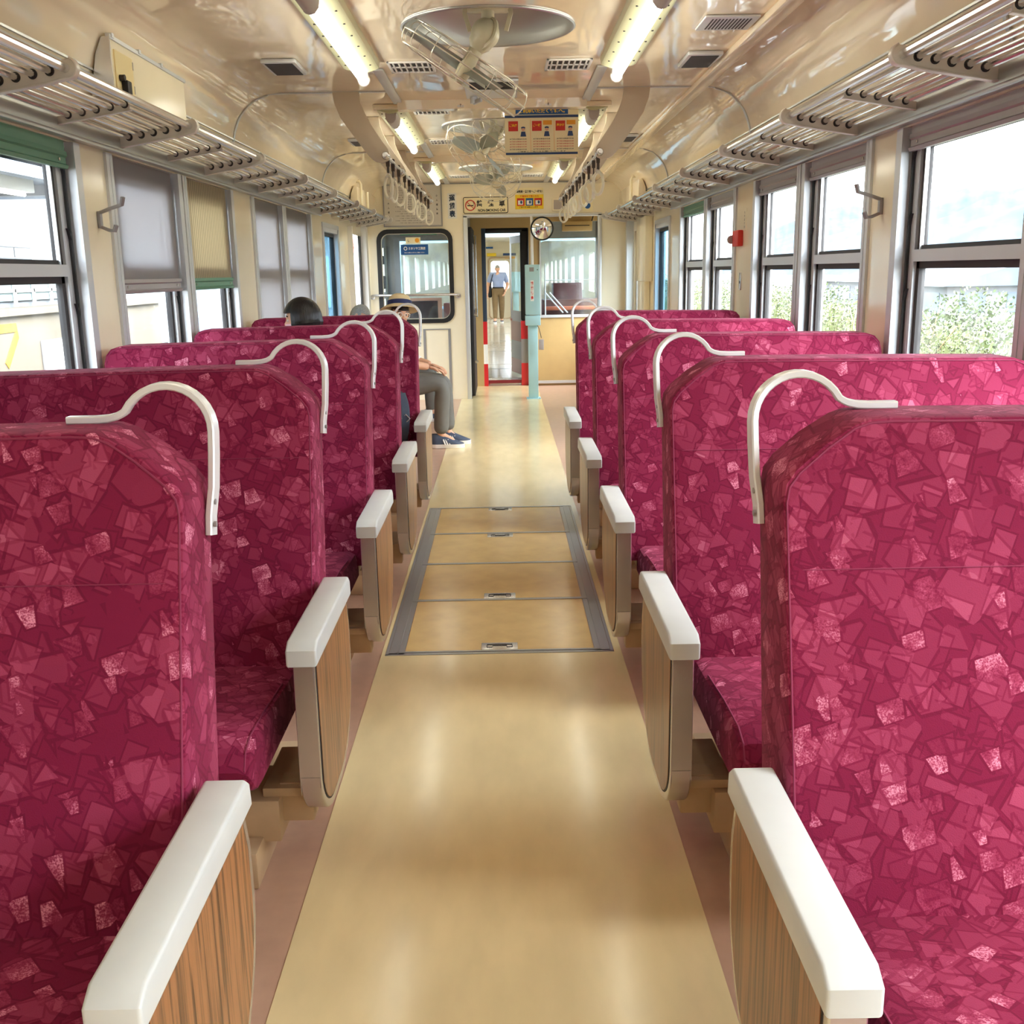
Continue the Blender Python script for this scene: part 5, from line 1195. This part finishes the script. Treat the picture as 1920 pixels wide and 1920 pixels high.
g = G(); g.box(mx-.30, mx-.19, my-.02, my+.30, z0+.74, z0+1.08, .04, 3); g.build('body', 'ink', t)
g = G(); g.tube(smooth_path([(mx-.24, my-.03, z0+1.05), (mx-.20, my-.135, z0+1.25), (mx-.15, my-.08, z0+1.42), (mx-.16, my+.12, z0+1.40), (mx-.22, my+.20, z0+1.06)], 5), 0, rect=(.018, .006)); g.build('strap', 'ink', t)

# --- backpack on the aisle seat of the last platform-side row
t = thing('backpack', 'black backpack with webbing straps on the last platform-side seat', 'bag', (-.70, 6.2, .46))
g = G(); g.box(-.84, -.56, 6.10, 6.36, .462, .80, .05, 4); g.xform(lambda v: Vector((v.x-.05*(v.z-.46), v.y+.20*(v.z-.46), v.z))); g.build('body', 'bagm', t)
g = G(); g.box(-.80, -.60, 6.03, 6.12, .48, .66, .03, 3); g.build('front_pocket', 'bagm', t)
g = G(); g.tube(smooth_path([(-.575, 6.16, .80), (-.55, 6.08, .74), (-.545, 6.05, .66), (-.56, 6.06, .56), (-.60, 6.1, .49)], 5), 0, rect=(.022, .004), upv=(1, 0, 0)); g.tube(smooth_path([(-.62, 6.12, .80), (-.60, 6.03, .72), (-.59, 6.01, .6), (-.60, 6.05, .5)], 5), 0, rect=(.016, .004), upv=(1, 0, 0)); s_ = g.build('strap', 'webbing', t)
g = G(); g.ring((-.545, 6.05, .665), .024, .004, (.3, 1, 0), 4, 5); g.build('buckle', 'capgrey', s_)

# ------------------------------------------------------------------ outside, platform side
GZ = -1.1
g = G(); g.box(-80, -1.72, -30, 90, GZ-.3, GZ); g.box(1.72, 240, -60, 260, GZ-.3, GZ); g.box(-1.72, 1.72, -30, 90, GZ-.3, GZ)
struct(g.build('ground', mat('ground_gravel', (92, 92, 80), .9, vary=.2, vscale=3), loc=(0, 20, GZ)), 'pale gravel ground beside the track', 'ground')
g = G(); g.box(-5.4, -5.0, 4, 15.4, GZ, 1.19); g.box(-5.46, -4.95, 4, 15.4, 1.15, 1.21)
o = tag(g.build('retaining_wall', mat('stained_wall', (116, 108, 94), .7, vary=.2, vscale=1.2, stretch=(1, 1, .3)), loc=(-5.2, 10, GZ)), 'stained beige concrete wall with a yellow number', 'wall')
o['kind'] = 'structure'
g = G(); zf = lambda y, z: (-4.996, y, z)
g.tube([zf(10.36, 1.0), zf(10.36, 1.03), zf(10.82, 1.03), zf(10.82, .95), zf(10.53, .66)], 0, rect=(.004, .045), upv=(1, 0, 0)); g.build('painted_number', mat('faded_yellow', (206, 160, 40), .6), o)
t = thing('wall_poster', 'small framed poster on the beige wall outside', 'poster', (-4.99, 11.63, .68))
g = G(); g.box(-4.995, -4.98, 11.35, 11.91, .50, .86); g.build('frame', 'grey', t)
g = G(); g.box(-4.982, -4.976, 11.375, 11.885, .52, .84); g.build('sheet', 'white', t)
g = G(); g.sphere((-4.975, 11.66, .66), (.004, .05, .09), 12, 8); g.build('picture', 'mask', t)
t = thing('lattice_building', 'white building with lattice windows above the beige wall', 'building', (-6.2, 12, GZ))
g = G(); g.box(-9, -6.0, 2, 15.2, GZ, 1.62); g.build('wall', mat('white_wall', (150, 154, 158), .7), t)
g = G(); g.box(-5.99, -5.96, 2, 15.2, 1.26, 1.52); g.build('window_band', 'teal', t)
g = G()
for k in range(26): y = 2+k*.52; g.box(-5.95, -5.92, y-.02, y+.02, 1.22, 1.56)
g.box(-5.95, -5.92, 2, 15.2, 1.36, 1.40); g.box(-5.95, -5.92, 2, 15.2, 1.53, 1.58); g.build('lattice', 'white', t)
t = thing('railing', 'thin grey railing on the far platform', 'railing', (-6.6, 12, 1.62))
g = G()
for z in (1.95, 1.80): g.cyl((-6.6, 4, z), (-6.6, 15, z), .012, 8)
for k in range(22): g.cyl((-6.6, 4+k*.5, 1.62), (-6.6, 4+k*.5, 1.95), .010, 6)
g.build('bars', 'grey', t)
t = thing('platform_canopy', 'dark blue-grey platform canopy roof', 'canopy', (-7, 12, 2.6))
g = G(); g.box(-12, -4.6, -6, 15.2, 2.62, 2.72); g.box(-4.75, -4.6, -6, 15.2, 2.50, 2.72); g.build('roof', mat('canopy_metal', (120, 132, 150), .5, vary=.1), t)
g = G()
for k in range(7): g.box(-12, -4.7, -5+k*3, -4.85+k*3, 2.5, 2.62)
g.build('rafter', 'grey', t)
g = G(); g.box(-9.9, -9.7, 2, 2.2, GZ, 2.6); g.box(-9.9, -9.7, 12, 12.2, GZ, 2.6); g.build('post', 'grey', t)
t = thing('platform_lamp', 'long tube lamp under the platform canopy', 'lamp', (-5.2, 11, 2.5))
g = G(); g.box(-5.3, -5.1, 10.6, 11.9, 2.44, 2.615, .01); g.build('housing', 'white', t)
g = G(); g.cyl((-5.2, 10.65, 2.42), (-5.2, 11.85, 2.42), .02, 8); g.build('tube', 'tube', t)
o = tag(G().box(-4.6, -2.2, 15.6, 60, GZ, -.02).build('platform', mat('platform_paving', (140, 136, 130), .8, vary=.08), loc=(-3, 30, GZ)), 'pale platform beside the open door', 'platform', kind='structure')
t = thing('platform_post', 'grey steel post on the platform', 'post', (-5.2, 19, -.02))
g = G(); g.box(-5.45, -5.0, 18.7, 19.3, -.02, 3.0, .02); g.build('shaft', mat('post_grey', (150, 166, 184), .5), t)
t = thing('station_sign', 'white station sign with a red top and a red-framed 3', 'sign', (-2.6, 19.0, 1.5))
g = G(); g.box(-2.95, -2.45, 19.0, 19.08, .5, 2.55); g.build('board', 'white', t)
g = G(); g.box(-2.56, -2.44, 18.985, 19.0, 2.25, 2.55); g.build('red_corner', 'red', t)
g = G(); vletters(g, '木八', (-2.66, 18.985, 2.25), .20, .22, .18, bold=.04); g.build('lettering', 'ink', t)
g = G(); g.box(-2.78, -2.50, 18.98, 18.995, 1.88, 2.12); g.build('number_panel', mat('coral', (236, 140, 120), .5), t)
g = G(); letters(g, '3', (-2.64, 18.975, 2.0), .10, .16, bold=.04); g.build('lettering', 'red', t)
g = G(); g.box(-2.9, -2.8, 19.0, 19.05, -.02, .5); g.box(-2.6, -2.5, 19.0, 19.05, -.02, .5); g.build('leg', 'grey', t)
t = thing('station_building', 'pale station building beyond the platform', 'building', (-9, 30, GZ))
g = G(); g.box(-14, -6.5, 17, 60, GZ, 3.4); g.build('wall', mat('station_wall', (150, 154, 156), .7), t)
g = G()
for k in range(9): g.box(-6.49, -6.45, 18+k*4, 20.4+k*4, .3, 2.2)
g.build('window', 'teal', t)
g = G(); g.box(-14.5, -5.6, 16.6, 60.4, 3.4, 3.55); g.build('roof', 'grey', t)

# ------------------------------------------------------------------ outside, tree side
leafm = mat('leaf_green', (78, 92, 46), .6, vary=.35, vscale=1.6)
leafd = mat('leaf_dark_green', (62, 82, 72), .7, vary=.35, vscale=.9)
grassm = mat('grass_lime', (102, 110, 62), .7, vary=.25, vscale=1.5)
def leaf_cloud(g, c, r, n, sz, rnd):
    for _ in range(n):
        d = Vector((rnd.gauss(0, 1), rnd.gauss(0, 1), rnd.gauss(0, 1))).normalized()*(rnd.random()**.4)
        p = Vector(c)+Vector((d.x*r[0], d.y*r[1], d.z*r[2])); a = Vector((rnd.gauss(0, 1), rnd.gauss(0, 1), rnd.gauss(0, 1))).normalized(); b = a.orthogonal().normalized(); q = a.cross(b)
        s = sz*rnd.uniform(.6, 1.3)
        g.face([p-b*s*.5, p+q*s*.28, p+b*s*.5, p-q*s*.28])
rn = random.Random(3)
spots = [(8.6, 14.5, 1.0, .55), (9.6, 17.8, 1.2, .75), (8.8, 21.0, 1.1, .6), (10.2, 24.5, 1.3, .95), (9.4, 28.5, 1.2, .7), (10.4, 32.5, 1.5, 1.0), (9.6, 37.5, 1.5, .8), (10.6, 43, 1.8, 1.1), (9.8, 50, 2, 1.0), (10.8, 58, 2.2, 1.2), (9.8, 68, 2.5, 1.1)]
names = ['first', 'second', 'third', 'fourth', 'fifth', 'sixth', 'seventh', 'eighth', 'ninth', 'tenth', 'eleventh']
for i, (x, y, r, h) in enumerate(spots):
    t = thing('bush', 'sunlit green bush outside the tree-side windows, %s along the line' % names[i], 'bush', (x, y, GZ), 'bushes beside the track')
    g = G(); zt = h
    for q in range(5): leaf_cloud(g, (x+rn.uniform(-.6, .6)*r, y+rn.uniform(-.8, .8)*r, GZ+.4+rn.uniform(.2, .9)*(zt-GZ-.7)), (r*.8, r, (zt-GZ)*.36), 520, .105, rn)
    g.build('foliage', leafm if i % 2 else grassm, t, smooth=False)
    g = G()
    for q in range(3): g.tube([(x, y, GZ), (x+rn.uniform(-.3, .3), y+rn.uniform(-.3, .3), GZ+.7), (x+rn.uniform(-.6, .6), y+rn.uniform(-.6, .6), zt-.3)], [.04, .03, .012], 6)
    g.build('stem', 'beige', t)
g = G(); 
for _ in range(5200):
    x = rn.uniform(4.5, 9); y = rn.uniform(6, 60); h = rn.uniform(.5, 1.15)+.10*(x-4.5); a = rn.uniform(0, 2*PI); w = .03
    g.face([(x-w*math.cos(a), y-w*math.sin(a), GZ), (x+w*math.cos(a), y+w*math.sin(a), GZ), (x+rn.uniform(-.2, .2), y+rn.uniform(-.2, .2), GZ+h)])
o = tag(g.build('grass', grassm, loc=(7, 30, GZ), smooth=False), 'tall yellow-green grass between the track and the bushes', 'grass', kind='stuff')
for i, (x, y, w, d, h, lab) in enumerate(((24, 52, 7, 8, .5, 'pale house with a grey roof beyond the bushes'), (30, 76, 10, 9, .4, 'white flat building far beyond the bushes'))):
    t = thing('house', lab, 'house', (x, y, GZ))
    g = G(); g.box(x-w/2, x+w/2, y-d/2, y+d/2, GZ, h); g.build('wall', mat('house_wall', (118, 118, 120), .8), t)
    g = G(); g.prism([(x-w/2-.4, h), (x+w/2+.4, h), (x, h+1.1)], 'y', y-d/2-.4, y+d/2+.4); g.build('roof', mat('house_roof', (84, 90, 100), .7), t)
    g = G()
    for q in range(3): g.box(x-w/2-.03, x-w/2, y-d/2+.8+q*d/3.4, y-d/2+2.4+q*d/3.4, h-1.2, h-.3)
    for q in range(3): g.box(x-w/2+.6+q*w/3.2, x-w/2+1.8+q*w/3.2, y-d/2-.03, y-d/2, h-1.2, h-.3)
    g.build('window', mat('house_window', (84, 94, 108), .3), t)
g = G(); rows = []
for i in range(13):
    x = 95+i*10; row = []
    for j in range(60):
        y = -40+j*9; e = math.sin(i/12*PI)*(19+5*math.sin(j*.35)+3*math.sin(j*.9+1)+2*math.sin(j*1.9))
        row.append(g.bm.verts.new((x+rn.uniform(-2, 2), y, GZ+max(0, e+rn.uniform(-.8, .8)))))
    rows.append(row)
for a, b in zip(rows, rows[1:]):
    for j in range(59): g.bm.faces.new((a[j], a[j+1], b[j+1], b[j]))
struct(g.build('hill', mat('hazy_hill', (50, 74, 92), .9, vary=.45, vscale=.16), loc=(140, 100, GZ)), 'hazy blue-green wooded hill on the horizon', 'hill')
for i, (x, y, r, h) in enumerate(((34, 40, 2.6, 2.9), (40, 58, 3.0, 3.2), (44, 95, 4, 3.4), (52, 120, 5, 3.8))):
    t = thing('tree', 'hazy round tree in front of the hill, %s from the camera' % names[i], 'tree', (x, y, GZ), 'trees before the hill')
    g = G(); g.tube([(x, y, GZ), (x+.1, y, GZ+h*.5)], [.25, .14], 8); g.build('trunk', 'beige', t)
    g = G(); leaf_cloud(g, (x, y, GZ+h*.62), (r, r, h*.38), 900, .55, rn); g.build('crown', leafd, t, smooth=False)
